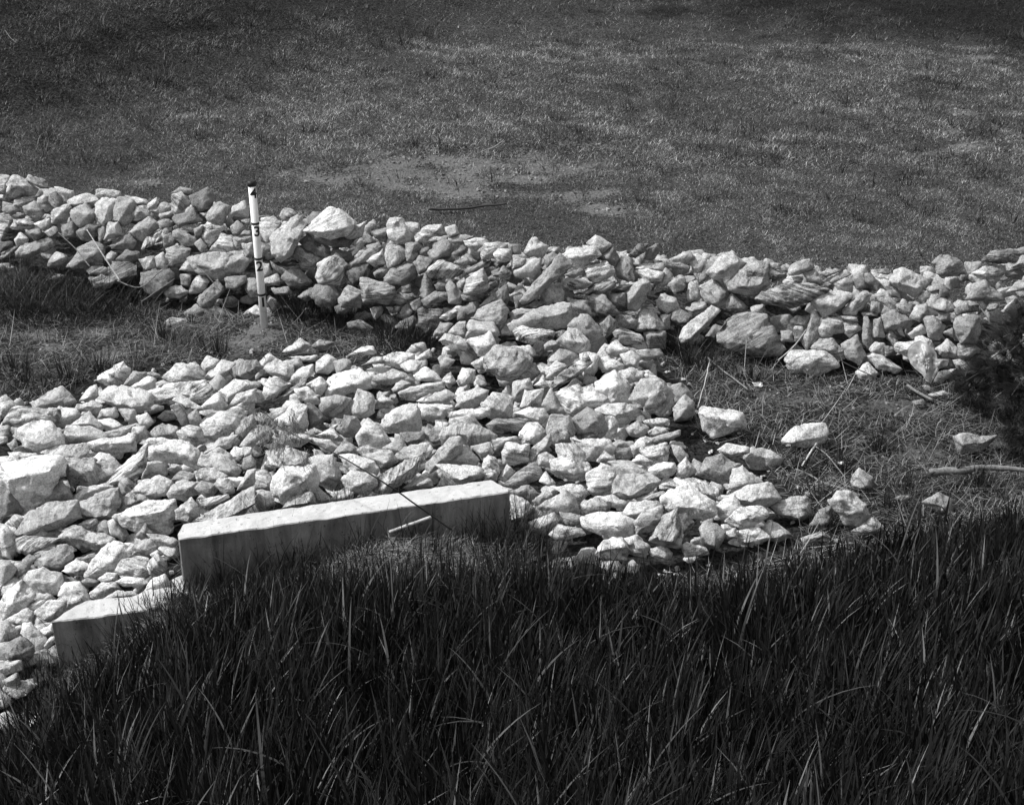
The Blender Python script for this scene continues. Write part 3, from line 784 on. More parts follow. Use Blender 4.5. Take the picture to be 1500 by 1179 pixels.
'I': (0, 760, 5.0, """
m 110,150 240,130 430,135 440,170 350,215 200,270 120,220
l -30,20 40,40 100,120 120,220 90,280 -30,270
l 440,80 560,50 700,110 820,150 830,200 740,230 620,210 470,150
n 240,280 480,190 545,230 530,290 430,370 280,360
m 560,290 690,250 710,280 640,320 580,310
n 445,380 560,300 655,340 620,410 520,410
l 630,425 690,300 830,160 900,190 945,280 850,390 700,420
n 940,230 990,170 1100,150 1180,190 1090,280 960,270
l 1080,110 1230,120 1290,160 1270,190 1150,190
l 1165,220 1200,195 1290,200 1300,280 1230,295
l 860,380 900,310 1000,280 1080,290 1100,380 1060,430 900,430
n 1060,360 1150,250 1220,310 1220,360 1130,430
l 1100,260 1150,225 1185,260 1130,290
l 850,460 920,430 1050,425 1085,470 1030,500 900,490
l 1035,540 1130,440 1200,405 1250,480 1230,545 1100,555
l 725,440 780,395 850,400 860,450 760,470
n 590,460 640,430 725,450 720,480 650,500
n 660,540 750,470 850,470 890,520 740,590 680,570
l 760,590 860,530 960,530 1010,560 860,580
l 430,560 480,470 560,460 620,520 660,600 560,620 490,650
m 490,430 530,420 650,520 640,535
n 190,480 220,390 310,365 440,400 450,500 370,570 310,595 230,540
n 100,370 210,270 260,290 200,380 110,440
n -20,300 70,320 120,370 70,450 0,560 -20,540
l 0,600 150,450 190,470 240,560 160,650 20,745 -20,700
n 200,640 250,600 330,600 320,640 240,670
n 40,745 190,655 240,690 230,770 120,780
n 230,700 370,590 470,610 470,660 330,770 250,780
n -20,750 60,750 125,840 60,900 0,940 -20,900
n 150,840 170,770 230,760 330,870 320,920 260,960 190,900
l 290,820 380,770 390,830 320,870
l 310,940 370,860 400,860 400,900 330,960
n -20,965 150,860 230,930 240,980 200,1050 140,1040 0,1030
n -20,1040 140,1040 160,1100 0,1160 -20,1150
n 140,1010 240,980 270,1050 200,1080 160,1080
n 20,1180 120,1130 150,1200 60,1230
l 110,790 150,775 170,800 130,830
l 900,180 980,170 960,220
"""),
}

# ------------------------------------------------------------------ ground sheet
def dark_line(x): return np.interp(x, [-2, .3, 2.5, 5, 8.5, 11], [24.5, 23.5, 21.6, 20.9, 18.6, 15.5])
def growth_shade(x, y):                                             # darker bank growth, and the far band's tree shade painted into ground colour
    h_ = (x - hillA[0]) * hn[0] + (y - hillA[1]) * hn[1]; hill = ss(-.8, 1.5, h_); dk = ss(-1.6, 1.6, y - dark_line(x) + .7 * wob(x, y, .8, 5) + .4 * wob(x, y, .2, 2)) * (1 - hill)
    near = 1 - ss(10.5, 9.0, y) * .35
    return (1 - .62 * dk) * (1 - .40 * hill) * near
SOIL_PX = [(60, 492, 40, 7), (130, 490, 50, 7), (75, 512, 30, 5), (205, 500, 50, 8), (160, 520, 40, 6), (388, 490, 48, 20), (388, 486, 36, 12), (350, 505, 46, 16), (455, 520, 30, 12),
           (550, 262, 110, 14), (700, 240, 130, 12), (620, 255, 80, 12), (640, 275, 70, 10), (800, 248, 90, 10), (690, 285, 60, 8), (600, 240, 50, 6), (860, 215, 45, 6), (890, 305, 40, 8), (760, 262, 70, 8), (860, 285, 50, 6), (480, 262, 60, 8), (215, 275, 30, 6),
           (1425, 92, 34, 7), (1410, 168, 26, 14), (1390, 225, 36, 6), (1420, 218, 30, 7), (1480, 205, 20, 4), (1400, 195, 20, 5),
           (1180, 590, 60, 14), (1290, 600, 80, 14), (1330, 660, 60, 18), (1480, 655, 40, 14), (1230, 570, 60, 10), (1120, 590, 30, 8)]
SOIL = []
for (a, b, ra, rb) in SOIL_PX:
    c = at_z(a, b, 0)[:2]; e = at_z(a + ra, b, 0)[0] - c[0]; f = at_z(a, b - rb, 0)[1] - c[1]; SOIL.append((c[0], c[1], e, max(f, .12)))
def soil(x, y):
    s = np.zeros(np.broadcast(x, y).shape)
    for cx, cy, rx, ry in SOIL:
        s = np.maximum(s, 1.15 - np.sqrt(((x - cx) / rx) ** 2 + ((y - cy) / ry) ** 2) * .8 + .5 * vn(x, y, .35, 4, 2) + .12)
    return np.clip(s, 0, 1)
def axis(a, b, c, d, fine, coarse):
    near = np.arange(b, c, fine); left = []; x = b; st = fine
    while x > a: st = min(st * 1.12, coarse); x -= st; left.append(x)
    right = []; x = c; st = fine
    while x < d: x += st; right.append(x); st = min(st * 1.12, coarse)
    return np.array(left[::-1] + list(near) + right)
gx = axis(-70, -8, 8, 70, .09, 4); gy = axis(-40, .5, 24, 120, .09, 4)
GX, GY = np.meshgrid(gx, gy); GZ = terrain(GX, GY)
nx, ny = len(gx), len(gy); I = np.arange(nx * ny).reshape(ny, nx)
F = np.stack([I[:-1, :-1], I[:-1, 1:], I[1:, 1:], I[1:, :-1]], -1).reshape(-1, 4)
o = link('ground', np_mesh('ground', np.stack([GX, GY, GZ], -1).reshape(-1, 3), F, {'soil': ('FLOAT', soil(GX, GY)), 'growth_shade': ('FLOAT', growth_shade(GX, GY))}, True), M_GROUND); tag(o, kind='structure')

# ------------------------------------------------------------------ stones
def rough_hull(pts, L, seed, m, mod=1.0):
    """convex hull of the corner points, broken up into a fractured, layered stone surface; returns verts, tris"""
    bm = bmesh.new()
    for p in pts: bm.verts.new(p)
    r = bmesh.ops.convex_hull(bm, input=list(bm.verts))
    bmesh.ops.delete(bm, geom=list({g for g in r['geom_interior'] + r['geom_unused'] if isinstance(g, bmesh.types.BMVert)}), context='VERTS')
    bmesh.ops.triangulate(bm, faces=list(bm.faces))
    for it in range(6):
        lim = L * (1.5 if it < 5 else 1.3)
        es = [e for e in bm.edges if e.calc_length() > lim]
        if not es or len(bm.verts) > 2500: break
        bmesh.ops.subdivide_edges(bm, edges=es, cuts=1, use_grid_fill=True)
        bmesh.ops.triangulate(bm, faces=[f for f in bm.faces if len(f.verts) > 3])
    for _ in range(1): bmesh.ops.smooth_vert(bm, verts=list(bm.verts), factor=.15, use_axis_x=True, use_axis_y=True, use_axis_z=True)
    bm.normal_update()
    rn = random.Random(seed); off = Vector((rn.uniform(-50, 50), rn.uniform(-50, 50), rn.uniform(-50, 50)))
    ax = Vector((rn.gauss(0, 1), rn.gauss(0, 1), rn.gauss(0, 1.6))).normalized(); lay = rn.uniform(0, 1) ** 1.5 * .028 * m * mod * min(1, .16 / m); lf = rn.uniform(5, 11) / m
    cells = [(Vector((rn.uniform(-.6, .6), rn.uniform(-.6, .6), rn.uniform(-.6, .6))) * m, Vector((rn.gauss(0, 1), rn.gauss(0, 1), rn.gauss(0, 1))).normalized() * rn.uniform(.05, .30)) for _ in range(rn.randrange(7, 15))]
    co = [v.co.copy() for v in bm.verts]; nn = [v.normal.copy() for v in bm.verts]
    for v, c, n in zip(bm.verts, co, nn):
        q = c / m
        wq = c + Vector((mnoise.noise(q * 4 + off), mnoise.noise(q * 4 - off), 0)) * .08 * m; cc, cg = min(cells, key=lambda w: (w[0] - wq).length_squared); d = max(-.09 * m, min(.06 * m, (c - cc).dot(cg)))
        d += .02 * m * mnoise.noise(q * 1.9 + off) + .030 * m * mnoise.noise(q * 4.5 + off) + .024 * m * mnoise.noise(q * 9 + off)
        cr = abs(mnoise.noise(q * 2.6 - off)); d -= .05 * m * max(0, .09 - cr) / .09 * (1 if mnoise.noise(q * 1.1 + off) > .05 else .15)
        s = c.dot(ax) * lf + 1.6 * mnoise.noise(q * 1.5 + off); fr = s - math.floor(s); d += lay * (fr if fr < .8 else (1 - fr) * 4) 
        v.co = c + n * (d - .006 * m) * mod
    bm.verts.ensure_lookup_table(); bm.verts.index_update()
    V = np.array([v.co[:] for v in bm.verts]); T = np.array([[w.index for w in f.verts] for f in bm.faces if len(f.verts) == 3], np.int32)
    bm.free(); return V, T
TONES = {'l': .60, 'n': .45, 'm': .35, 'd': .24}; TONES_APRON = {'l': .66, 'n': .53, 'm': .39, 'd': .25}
FRONT = [(800, 410), (1018, 477), (834, 549), (698, 413), (585, 422), (190, 680), (605, 695), (485, 327), (424, 347), (1087, 490), (1010, 738), (742, 541), (857, 481), (565, 425), (835, 502), (1163, 433), (1068, 392), (1245, 746), (895, 568), (953, 582), (1415, 480)]
def rand_rot(rn):
    return Matrix.Rotation(rn.uniform(0, 6.28), 3, 'Z') @ Matrix.Rotation(rn.gauss(0, .6), 3, 'X') @ Matrix.Rotation(rn.gauss(0, .5), 3, 'Y')
ISO = {'H': lambda cx, cy: cx > 1160 or cy < 640}
stones = []
idx = 0
for key, (ox, oy, sc, txt) in TILES.items():
    for line in txt.strip().split('\n'):
        tone, *pp = line.split(); idx += 1
        poly = np.array([[float(q) for q in p.split(',')] for p in pp]) / sc + np.array([ox, oy])
        x, y = poly[:, 0], poly[:, 1]; cr = x * np.roll(y, -1) - np.roll(x, -1) * y; A = cr.sum() / 2
        cx = ((x + np.roll(x, -1)) * cr).sum() / (6 * A); cy = ((y + np.roll(y, -1)) * cr).sum() / (6 * A)
        stones.append(dict(key=key, tone=tone, poly=poly, c=(cx, cy), A=abs(A), id=idx))
order = sorted(stones, key=lambda s: -s['A'])
for i, s in enumerate(order): s['rank'] = i
N_OWN = 300
def build_stone(s):
    rn = random.Random(1000 + s['id']); cx, cy = s['c']; P = s['poly']; ymax = P[:, 1].max()
    iso = (s['key'] == 'H' and (cx > 1130 or (cx < 1100 and cy < 640))) or (s['key'] == 'D' and cy > 555 and cx > 1330) or (s['key'] == 'B' and cy > 495 and cx < 500)
    if iso: s['iso'] = True
    k = .9 if iso else .45
    D = hit(cx, cy * (1 - k) + ymax * k, terrain if iso else stone_surface) - (0.07 if iso else rn.uniform(-.03, .03))
    if any(math.hypot(cx - a, cy - b_) < 14 for a, b_ in FRONT): D -= .09
    D -= .03 * max(0, 1 - s['rank'] / 150)
    s['D'] = D
    ctr = at_depth(cx, cy, D); px = D / FPX
    e = P - P.mean(0); ev, evec = np.linalg.eigh(e.T @ e); major = evec[:, 1]; ext = e @ major; ext2 = e @ evec[:, 0]
    wM, wm = (ext.max() - ext.min()) * px, (ext2.max() - ext2.min()) * px; minor = min(wm, wM * .8); m = math.sqrt(s['A']) * px
    C = np.array([cx, cy]); pts = []
    Q = C + (P - C) * 1.13
    for q in Q:
        pts.append(at_depth(q[0], q[1], D + rn.uniform(-.08, .08) * minor))
        pts.append(at_depth(*(C + (q - C) * rn.uniform(.86, .95)), D + minor * rn.uniform(.25, .45)))
    for _ in range(3):                                      # broken corners between middle and rim
        a = rn.randrange(len(P)); q = C + ((P[a] * (1 - .5) + P[(a + 1) % len(P)] * .5) - C) * rn.uniform(.45, .8); pts.append(at_depth(q[0], q[1], D - minor * rn.uniform(.12, .30)))
    st = rn.random()
    h0 = rn.uniform(-.30, .42)                              # where the ridge runs: positive is lower in the stone
    hh = (P[:, 1].max() - P[:, 1].min()) / 2
    if st < .45:                                           # ridge along the stone
        dirx = major * (1 if major[0] > 0 else -1); half = abs(ext).max() * rn.uniform(.35, .65)
        for a in ((-1, 1) if rn.random() < .6 else (-1, rn.uniform(-.2, .3), 1)):
            q = C + dirx * half * a + np.array([0, hh * h0]); pts.append(at_depth(q[0], q[1], D - minor * rn.uniform(.28, .5)))
    elif st < .85:                                         # a flat face with broken sides
        f = rn.uniform(.42, .72); sh = np.array([rn.uniform(-.15, .15) * hh, hh * rn.uniform(-.05, .25)]); ty = rn.uniform(-.1, .35)
        for q in P:
            if rn.random() < .2 and len(P) > 4: continue
            w = C + (q - C) * f + sh; pts.append(at_depth(w[0], w[1], D - minor * (.34 + ty * (w[1] - cy) / max(hh, 1)) * rn.uniform(.85, 1.15)))
    else:
        q = C + np.array([rn.uniform(-.3, .3) * hh, hh * h0]); pts.append(at_depth(q[0], q[1], D - minor * rn.uniform(.4, .55)))
    loc = Vector(ctr); V, T = rough_hull([Vector(p) - loc for p in pts], 3.3 * px, s['id'], m)
    R = np.array(rand_rot(rn)); rc = V @ R.T + np.array([rn.uniform(-30, 30) for _ in range(3)])
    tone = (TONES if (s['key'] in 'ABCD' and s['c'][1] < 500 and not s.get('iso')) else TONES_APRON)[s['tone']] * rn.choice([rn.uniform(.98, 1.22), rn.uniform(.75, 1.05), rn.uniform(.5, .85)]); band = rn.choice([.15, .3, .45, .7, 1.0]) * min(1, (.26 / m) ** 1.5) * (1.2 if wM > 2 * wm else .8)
    return ctr, V, T, rc, tone, band
# readable landmarks that the other stones' descriptions refer to: photo position, own label, phrase
LM = [(30, 272, 'large rounded light grey stone on top at the wall\'s far left', 'large rounded stone topping the wall\'s left end'),
 (183, 306, 'big streaked slab leaning against a rounded stone high in the wall', 'big streaked slab in the wall\'s left part'),
 (54, 364, 'long flat slab low in the wall above the dark weeds', 'long flat slab above the dark weeds'),
 (327, 389, 'wide lumpy grey boulder beside the gauge post, touching its left', 'wide lumpy boulder by the gauge post'),
 (297, 298, 'square lined block perched on the wall crest', 'square lined block on the crest'),
 (126, 378, 'broad domed stone behind thin dead stalks', 'broad domed stone behind the dead stalks'),
 (229, 415, 'squarish grey stone at the wall foot crossed by dead stalks', 'squarish stone crossed by dead stalks'),
 (486, 327, 'biggest pale boulder on the wall crest, pale top over black shade', 'biggest pale boulder on the crest'),
 (424, 347, 'tall ribbed pale stone standing just right of the gauge post', 'tall ribbed stone right of the gauge post'),
 (475, 433, 'round-topped boulder in dark grass at the wall foot', 'round-topped boulder in dark grass'),
 (553, 427, 'smooth square grey boulder in the middle of the wall face', 'smooth square grey boulder'),
 (585, 338, 'tall knobbly pale stone standing up from the wall crest', 'tall knobbly stone on the crest'),
 (697, 413, 'pointed shield-shaped stone resting on a thin dark slab', 'pointed shield-shaped stone'),
 (720, 462, 'smooth pale many-sided boulder where wall and apron meet', 'smooth boulder where wall and apron meet'),
 (800, 410, 'long narrow streaked slab leaning diagonally in the wall', 'long leaning streaked slab'),
 (798, 467, 'long low whaleback stone at the foot of the wall', 'long low whaleback stone'),
 (857, 481, 'white squared block perched where the apron meets the wall', 'white squared block at the wall foot'),
 (1068, 392, 'big diamond-shaped pale boulder on the right crest of the wall', 'big diamond-shaped boulder on the crest'),
 (1100, 490, 'largest pitted boulder at the wall foot, cracked across its face', 'largest pitted boulder'),
 (1163, 433, 'wide flat slab bridging a black hollow in the wall', 'wide slab over the black hollow'),
 (1187, 528, 'round speckled boulder lying in grass before the wall', 'round speckled boulder in the grass'),
 (1328, 411, 'big pale tilted block near the wall\'s right crest', 'big tilted block near the right crest'),
 (1390, 390, 'rounded wedge stone alone on the right wall crest', 'rounded wedge stone on the right crest'),
 (1415, 480, 'tall mottled stone streaked with white beside the dark pine', 'tall white-streaked stone by the pine'),
 (1055, 616, 'squared white block lying alone on the grass', 'squared white block alone on grass'),
 (1182, 637, 'flat-topped oval white stone with a stick leaning on it', 'flat-topped oval white stone'),
 (742, 541, 'huge knobbly white boulder high on the apron', 'huge knobbly white boulder'),
 (834, 549, 'long plank-like pale stone with fine streaks on the apron', 'long plank-like pale stone'),
 (897, 567, 'big rough white boulder with crumbly face on the apron', 'big crumbly white boulder'),
 (953, 582, 'big cracked white boulder on the apron\'s right edge', 'big cracked white boulder at the edge'),
 (1010, 738, 'large smooth white boulder shaped like a loaf', 'large loaf-shaped white boulder'),
 (1245, 746, 'big domed white boulder apart from the heap beside the grass', 'big domed white boulder in the grass'),
 (38, 700, 'very broad flat pale slab, widest in the apron', 'very broad flat pale slab'),
 (186, 583, 'big squared slab with curved cracks near the apron\'s far edge', 'big squared slab with curved cracks'),
 (272, 548, 'pale rounded boulder on the apron\'s far edge', 'pale rounded boulder on the far edge'),
 (430, 708, 'big mottled round-cornered boulder behind the concrete wall', 'big mottled boulder behind the concrete'),
 (590, 695, 'long streaked grey slab leaning behind the concrete wall', 'long streaked slab behind the concrete'),
 (586, 615, 'broad grey boulder with a shaded underside mid apron', 'broad grey boulder mid apron'),
 (546, 640, 'smooth egg-like white stone mid apron', 'smooth egg-like white stone'),
 (76, 776, 'dark-fronted block with a pale lined top', 'dark-fronted block with lined top'),
 (158, 820, 'tall pale wedge standing on end', 'tall pale wedge standing on end'),
 (22, 880, 'long smooth pale stone slanting at the apron\'s left', 'long slanting pale stone'),
 (895, 760, 'broad white stone lying along the grass edge', 'broad white stone by the grass edge'),
 (510, 556, 'large flat white stone near the apron\'s far edge', 'large flat white stone'),
 (240, 665, 'long white flat-topped slab mid left apron', 'long white flat-topped slab'),
 (320, 680, 'smooth white dome stone mid left apron', 'smooth white dome stone')]
own, rest = [], []
for s in stones: (own if s['rank'] < N_OWN else rest).append(s)
used_lm = {}
for i, (lx, ly, lab, ref) in enumerate(LM):
    s = min((q for q in own if 'lm' not in q), key=lambda q: math.hypot(q['c'][0] - lx, q['c'][1] - ly) - .15 * math.sqrt(q['A'])); s['lm'] = i
    LM[i] = (s['c'][0], s['c'][1], lab, ref)
REFS = [(x, y, r) for x, y, l, r in LM] + [(376, 300, 'gauge post\'s top'), (384, 455, 'gauge post\'s foot'), (262, 785, 'concrete wall\'s step'), (745, 735, 'concrete wall\'s right end'), (76, 905, 'low concrete block\'s left corner'), (1356, 540, 'crumpled plastic bag'), (1450, 480, 'dark pine')]
def describe(s):
    P = s['poly']; e = P - P.mean(0); ev, evec = np.linalg.eigh(e.T @ e); r = math.sqrt(ev[1] / max(ev[0], 1e-6)); mj = evec[:, 1]
    ang = abs(math.degrees(math.atan2(mj[1], mj[0]))); ang = min(ang, 180 - ang)
    shape = ('long flat' if ang < 25 else 'long slanting' if ang < 65 else 'tall narrow') if r > 1.9 else ('three-cornered' if len(P) == 3 else 'four-sided' if len(P) == 4 else 'blocky' if len(P) == 5 else 'rounded')
    size = 'big' if s['rank'] < 60 else 'middle-sized' if s['rank'] < 180 else 'small'
    tone = {'l': 'white', 'n': 'pale', 'm': 'grey', 'd': 'dark'}[s['tone']]
    cand = sorted(REFS, key=lambda q: math.hypot(s['c'][0] - q[0], s['c'][1] - q[1])); cand = [c for c in cand if math.hypot(s['c'][0] - c[0], s['c'][1] - c[1]) > 8]
    q = cand[0]; dx, dy = s['c'][0] - q[0], s['c'][1] - q[1]; a = math.degrees(math.atan2(-dy, dx)) % 360
    dr = ['right of', 'up and right of', 'above', 'up and left of', 'left of', 'down and left of', 'below', 'down and right of'][int((a + 22.5) // 45) % 8]
    return (size, tone, shape, dr, q[2]), math.hypot(dx, dy)
seen = {}
for s in own:
    if 'lm' in s: continue
    s['d'], s['dist'] = describe(s); seen.setdefault(s['d'], []).append(s)
for d, L in seen.items():
    L.sort(key=lambda s: s['dist'])
    for i, s in enumerate(L):
        pre = '' if len(L) == 1 else ['nearest', 'second', 'third', 'fourth', 'fifth', 'sixth'][i] + ' '
        lab = f"{pre}{d[0]} {d[1]} {d[2]} stone {d[3]} the {d[4]}"
        if len(lab.split()) > 16: lab = lab.replace(' up and ', ' upper ').replace(' down and ', ' lower ')
        if len(lab.split()) > 16: lab = lab.replace('middle-sized ', '')
        if len(lab.split()) > 16: lab = ' '.join(w for w in lab.split() if w not in ('right', 'four-sided'))
        s['label'] = lab
for s in own:
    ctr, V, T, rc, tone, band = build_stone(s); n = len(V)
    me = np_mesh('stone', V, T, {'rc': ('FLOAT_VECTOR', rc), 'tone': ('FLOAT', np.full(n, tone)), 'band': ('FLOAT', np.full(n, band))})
    o = link('stone', me, M_STONE); o.location = ctr
    wall_like = ctr[1] > wall_base(ctr[0]) - .05
    grp = 'loose stones lying apart on the grass' if s.get('iso') else 'stones of the rough stone wall' if wall_like else 'stones of the pale stone apron'
    tag(o, LM[s['lm']][2] if 'lm' in s else s['label'], 'stone', grp)

# smaller stones and the fill of both heaps: one mass
VV, TT, RC, TN, BD = [], [], [], [], []; nv = 0
def add_stuff(V, T, rc, tone, band):
    global nv
    VV.append(V); TT.append(T + nv); RC.append(rc); TN.append(np.full(len(V), tone)); BD.append(np.full(len(V), band)); nv += len(V)
for s in rest:
    ctr, V, T, rc, tone, band = build_stone(s); add_stuff(V + ctr, T, rc, tone, band)
protos = []
for k in range(16):
    rn = random.Random(500 + k); pts = []
    sx, sy, sz = 1, rn.uniform(.6, .95), rn.uniform(.4, .75)
    for _ in range(13):
        v = Vector((rn.gauss(0, 1), rn.gauss(0, 1), rn.gauss(0, 1))).normalized(); pts.append(Vector((v.x * sx, v.y * sy, v.z * sz)) * rn.uniform(.8, 1.1))
    protos.append(rough_hull(pts, .22, 500 + k, 1.6, .9))
crest_px = [(-100, 262), (0, 262), (60, 262), (120, 280), (240, 290), (300, 280), (360, 300), (400, 310), (500, 312), (600, 325), (700, 345), (800, 355), (870, 350), (940, 362), (1000, 372), (1080, 375), (1200, 385), (1300, 398), (1400, 385), (1450, 372), (1500, 366), (1650, 370)]
sheet = lambda x, y: (y - wall_base(x)) * 1.2
cw = []
for a, b in crest_px:
    t = hit(a, b + 12, sheet); p = at_depth(a, b, t); cw.append((p[0], p[2]))
cw = np.array(cw)
def crest(x): return np.interp(x, cw[:, 0], cw[:, 1])
def heap(x, y):                                            # the wall's own fill, front, top and back
    c = np.minimum(crest(x) - .15, 1.0); d = y - wall_base(x); front = d * 1.2; back = (1.5 - (d - 0)) * 1.0
    return np.minimum(np.minimum(front, c), back)
def place_fill(x, y, z, size, tone):
    rn = random; V, T = protos[rn.randrange(16)]; R = np.array(rand_rot(rn)); r2 = np.array(Matrix.Rotation(rn.uniform(0, 6.28), 3, 'Z') @ Matrix.Rotation(rn.uniform(-.6, .6), 3, 'X'))
    P = (V @ r2.T) * size + np.array([x, y, z]); add_stuff(P, T, (V * size) @ R.T + np.array([rn.uniform(-30, 30), rn.uniform(-30, 30), rn.uniform(-30, 30)]), tone, rn.choice([.1, .3, .7]))
for x in np.arange(-5.6, 5.2, .17):
    b0 = wall_base(x)
    for d in np.arange(.08, 1.5, .15):
        xx = x + random.uniform(-.06, .06); yy = b0 + d + random.uniform(-.05, .05); z = heap(xx, yy)
        if z < .02 or (d > .9 and random.random() < .1): continue
        sz = random.uniform(.085, .13); place_fill(xx, yy + (.24 if d < .8 else 0), z - sz * .6, sz, random.uniform(.3, .48))
P = np.array(AP_W); 
for x in np.arange(P[:, 0].min(), P[:, 0].max(), .155):
    for y in np.arange(P[:, 1].min(), P[:, 1].max(), .155):
        xx = x + random.uniform(-.07, .07); yy = y + random.uniform(-.07, .07)
        if not inpoly(AP_W, xx, yy) or float(segdist(AP_W, np.array(xx), np.array(yy))) < .06 or yy > wall_base(xx) + .05: continue
        out = abs(xx) > .38 * yy + .1
        sz = random.uniform(.08, .14 if not out else .17); place_fill(xx, yy, float(stone_surface(xx, yy)) - sz * (1.6 if not out else .4), sz, random.uniform(.42, .6))
for _ in range(160):                                        # stray chips round the apron's edge
    k = random.randrange(len(AP_W)); a = np.array(AP_W[k]); b = np.array(AP_W[(k + 1) % len(AP_W)]); p = a + (b - a) * random.random() + np.array([random.gauss(0, .12), random.gauss(0, .12)])
    sz = random.uniform(.012, .035); place_fill(p[0], p[1], float(terrain(p[0], p[1])) + sz * .2, sz, random.uniform(.4, .6))
for _ in range(900):                                        # clods and chips on the bare soil
    cx, cy, rx, ry = SOIL[random.randrange(len(SOIL))]; x_, y_ = cx + random.gauss(0, rx * .55), cy + random.gauss(0, ry * .55)
    sz = random.uniform(.006, .02) * (1 if y_ < 12 else 1.6); place_fill(x_, y_, float(terrain(x_, y_)) + sz * .1, sz, random.uniform(.08, .3))
me = np_mesh('rubble', np.concatenate(VV), np.concatenate(TT), {'rc': ('FLOAT_VECTOR', np.concatenate(RC)), 'tone': ('FLOAT', np.concatenate(TN)), 'band': ('FLOAT', np.concatenate(BD))})
tag(link('rubble', me, M_STONE), 'smaller broken stones packed in both stone heaps', 'rubble', kind='stuff')

# ------------------------------------------------------------------ stepped concrete headwall
def conc_block(name, pts_top, z_top, z_bot, parent, seed):
    """pts_top: world outline of the top, counter-clockwise"""
    bm = bmesh.new(); n = len(pts_top)
    top = [bm.verts.new((p[0], p[1], z_top)) for p in pts_top]; bot = [bm.verts.new((p[0], p[1], z_bot)) for p in pts_top]
    bm.faces.new(top); bm.faces.new(bot[::-1])
    for i in range(n): bm.faces.new((top[i], bot[i], bot[(i + 1) % n], top[(i + 1) % n]))
    bmesh.ops.recalc_face_normals(bm, faces=list(bm.faces))
    bmesh.ops.bevel(bm, geom=list(bm.edges), offset=.006, segments=1, affect='EDGES')
    bmesh.ops.triangulate(bm, faces=[f for f in bm.faces if len(f.verts) > 4])
    for _ in range(7):
        es = [e for e in bm.edges if e.calc_length() > .03]
        if not es: break
        bmesh.ops.subdivide_edges(bm, edges=es, cuts=1, use_grid_fill=True); bmesh.ops.triangulate(bm, faces=[f for f in bm.faces if len(f.verts) > 4])
    bm.normal_update()
    for v in bm.verts:
        q = v.co * 3 + Vector((seed, 0, 0)); d = .006 * mnoise.noise(q) + .003 * mnoise.noise(q * 6)
        v.co += v.normal * d
        v.co.z -= max(0, min(1, (v.co.z - z_top + .05) / .05)) * (max(0, mnoise.noise(v.co * 7) - .05) * .014 + .004 * mnoise.noise(v.co * 30))
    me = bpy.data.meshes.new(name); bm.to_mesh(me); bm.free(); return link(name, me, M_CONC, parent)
ZU, ZL = .40, .05
uA = at_z(261, 790, ZU)[:2]; uB = at_z(735, 722, ZU)[:2]; uC = at_z(745, 727, ZU)[:2]; uBack = at_z(716, 703, ZU)[:2]
d = (uB - uA) / np.linalg.norm(uB - uA); nrm = np.array([-d[1], d[0]]); th = .17
root = empty('concrete_headwall', (0, 0, 0)); tag(root, 'stepped pale concrete headwall half buried in tall grass', 'concrete wall')
upper = [uA, uB + d * .045, uB + d * .05 + nrm * .03, uB - d * .02 + nrm * th, uA + nrm * th + d * .035, uA + nrm * .07]
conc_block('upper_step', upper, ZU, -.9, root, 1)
lA = at_z(74, 910, ZL)[:2]; l2 = at_z(132, 904, ZL)[:2]; l3 = at_z(218, 893, ZL)[:2]; lB = uA + d * .06 - nrm * .012; lC = uA + d * .06 + nrm * .2
b1 = at_z(190, 873, ZL)[:2]; b0 = at_z(110, 887, ZL)[:2]; b2 = at_z(130, 878, ZL)[:2]
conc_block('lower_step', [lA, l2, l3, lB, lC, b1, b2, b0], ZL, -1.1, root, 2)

# ------------------------------------------------------------------ gauge post
pz = float(terrain(post_w[0], post_w[1]))
base = hit(387.5, 479, terrain); bp_ = at_depth(387.5, 479, base); bx, by, bz = bp_[0], bp_[1] , bp_[2]
def z_for(py):                                              # height on the post that shows at row py
    lo, hi = bz - .5, bz + 3
    for _ in range(40):
        mid = (lo + hi) / 2
        if to_px(np.array([bx, by, mid]))[1] > py: lo = mid
        else: hi = mid
    return lo
R_ = .030; ztop = z_for(264.5)
def tube_mesh(name, r, z0, z1, taper=0, cap=True, wob_=0):
    bm = bmesh.new(); bmesh.ops.create_cone(bm, segments=32, radius1=r, radius2=r - taper, depth=z1 - z0, cap_ends=cap); bmesh.ops.translate(bm, verts=bm.verts, vec=(0, 0, (z0 + z1) / 2))
    rim = [e for e in bm.edges if abs(e.verts[0].co.z - e.verts[1].co.z) < 1e-6 and len(e.link_faces) == 2]
    if cap and taper == 0 and .02 < (z1 - z0) < .5: bmesh.ops.bevel(bm, geom=rim, offset=.003, segments=2, affect='EDGES')
    for f in bm.faces: f.smooth = abs(f.normal.z) < .9
    me = bpy.data.meshes.new(name); bm.to_mesh(me); bm.free(); return me
post = empty('gauge_post', (bx, by, bz)); tag(post, 'white gauge post with black bands numbered one to four', 'gauge post')
m_pole = plain('painted_pole', .78, .4, .4, .12, 9)
link('pole', tube_mesh('pole', R_, -.3, ztop - bz - .01), m_pole, post)
link('cap', tube_mesh('cap', R_ + .003, z_for(273) - bz, ztop - bz), M_BLACK, post)
for py in (326.6, 378, 430.6):
    zc = z_for(py) - bz; link('band', tube_mesh('band', R_ + .0022, zc - .012, zc + .012), M_BLACK, post)
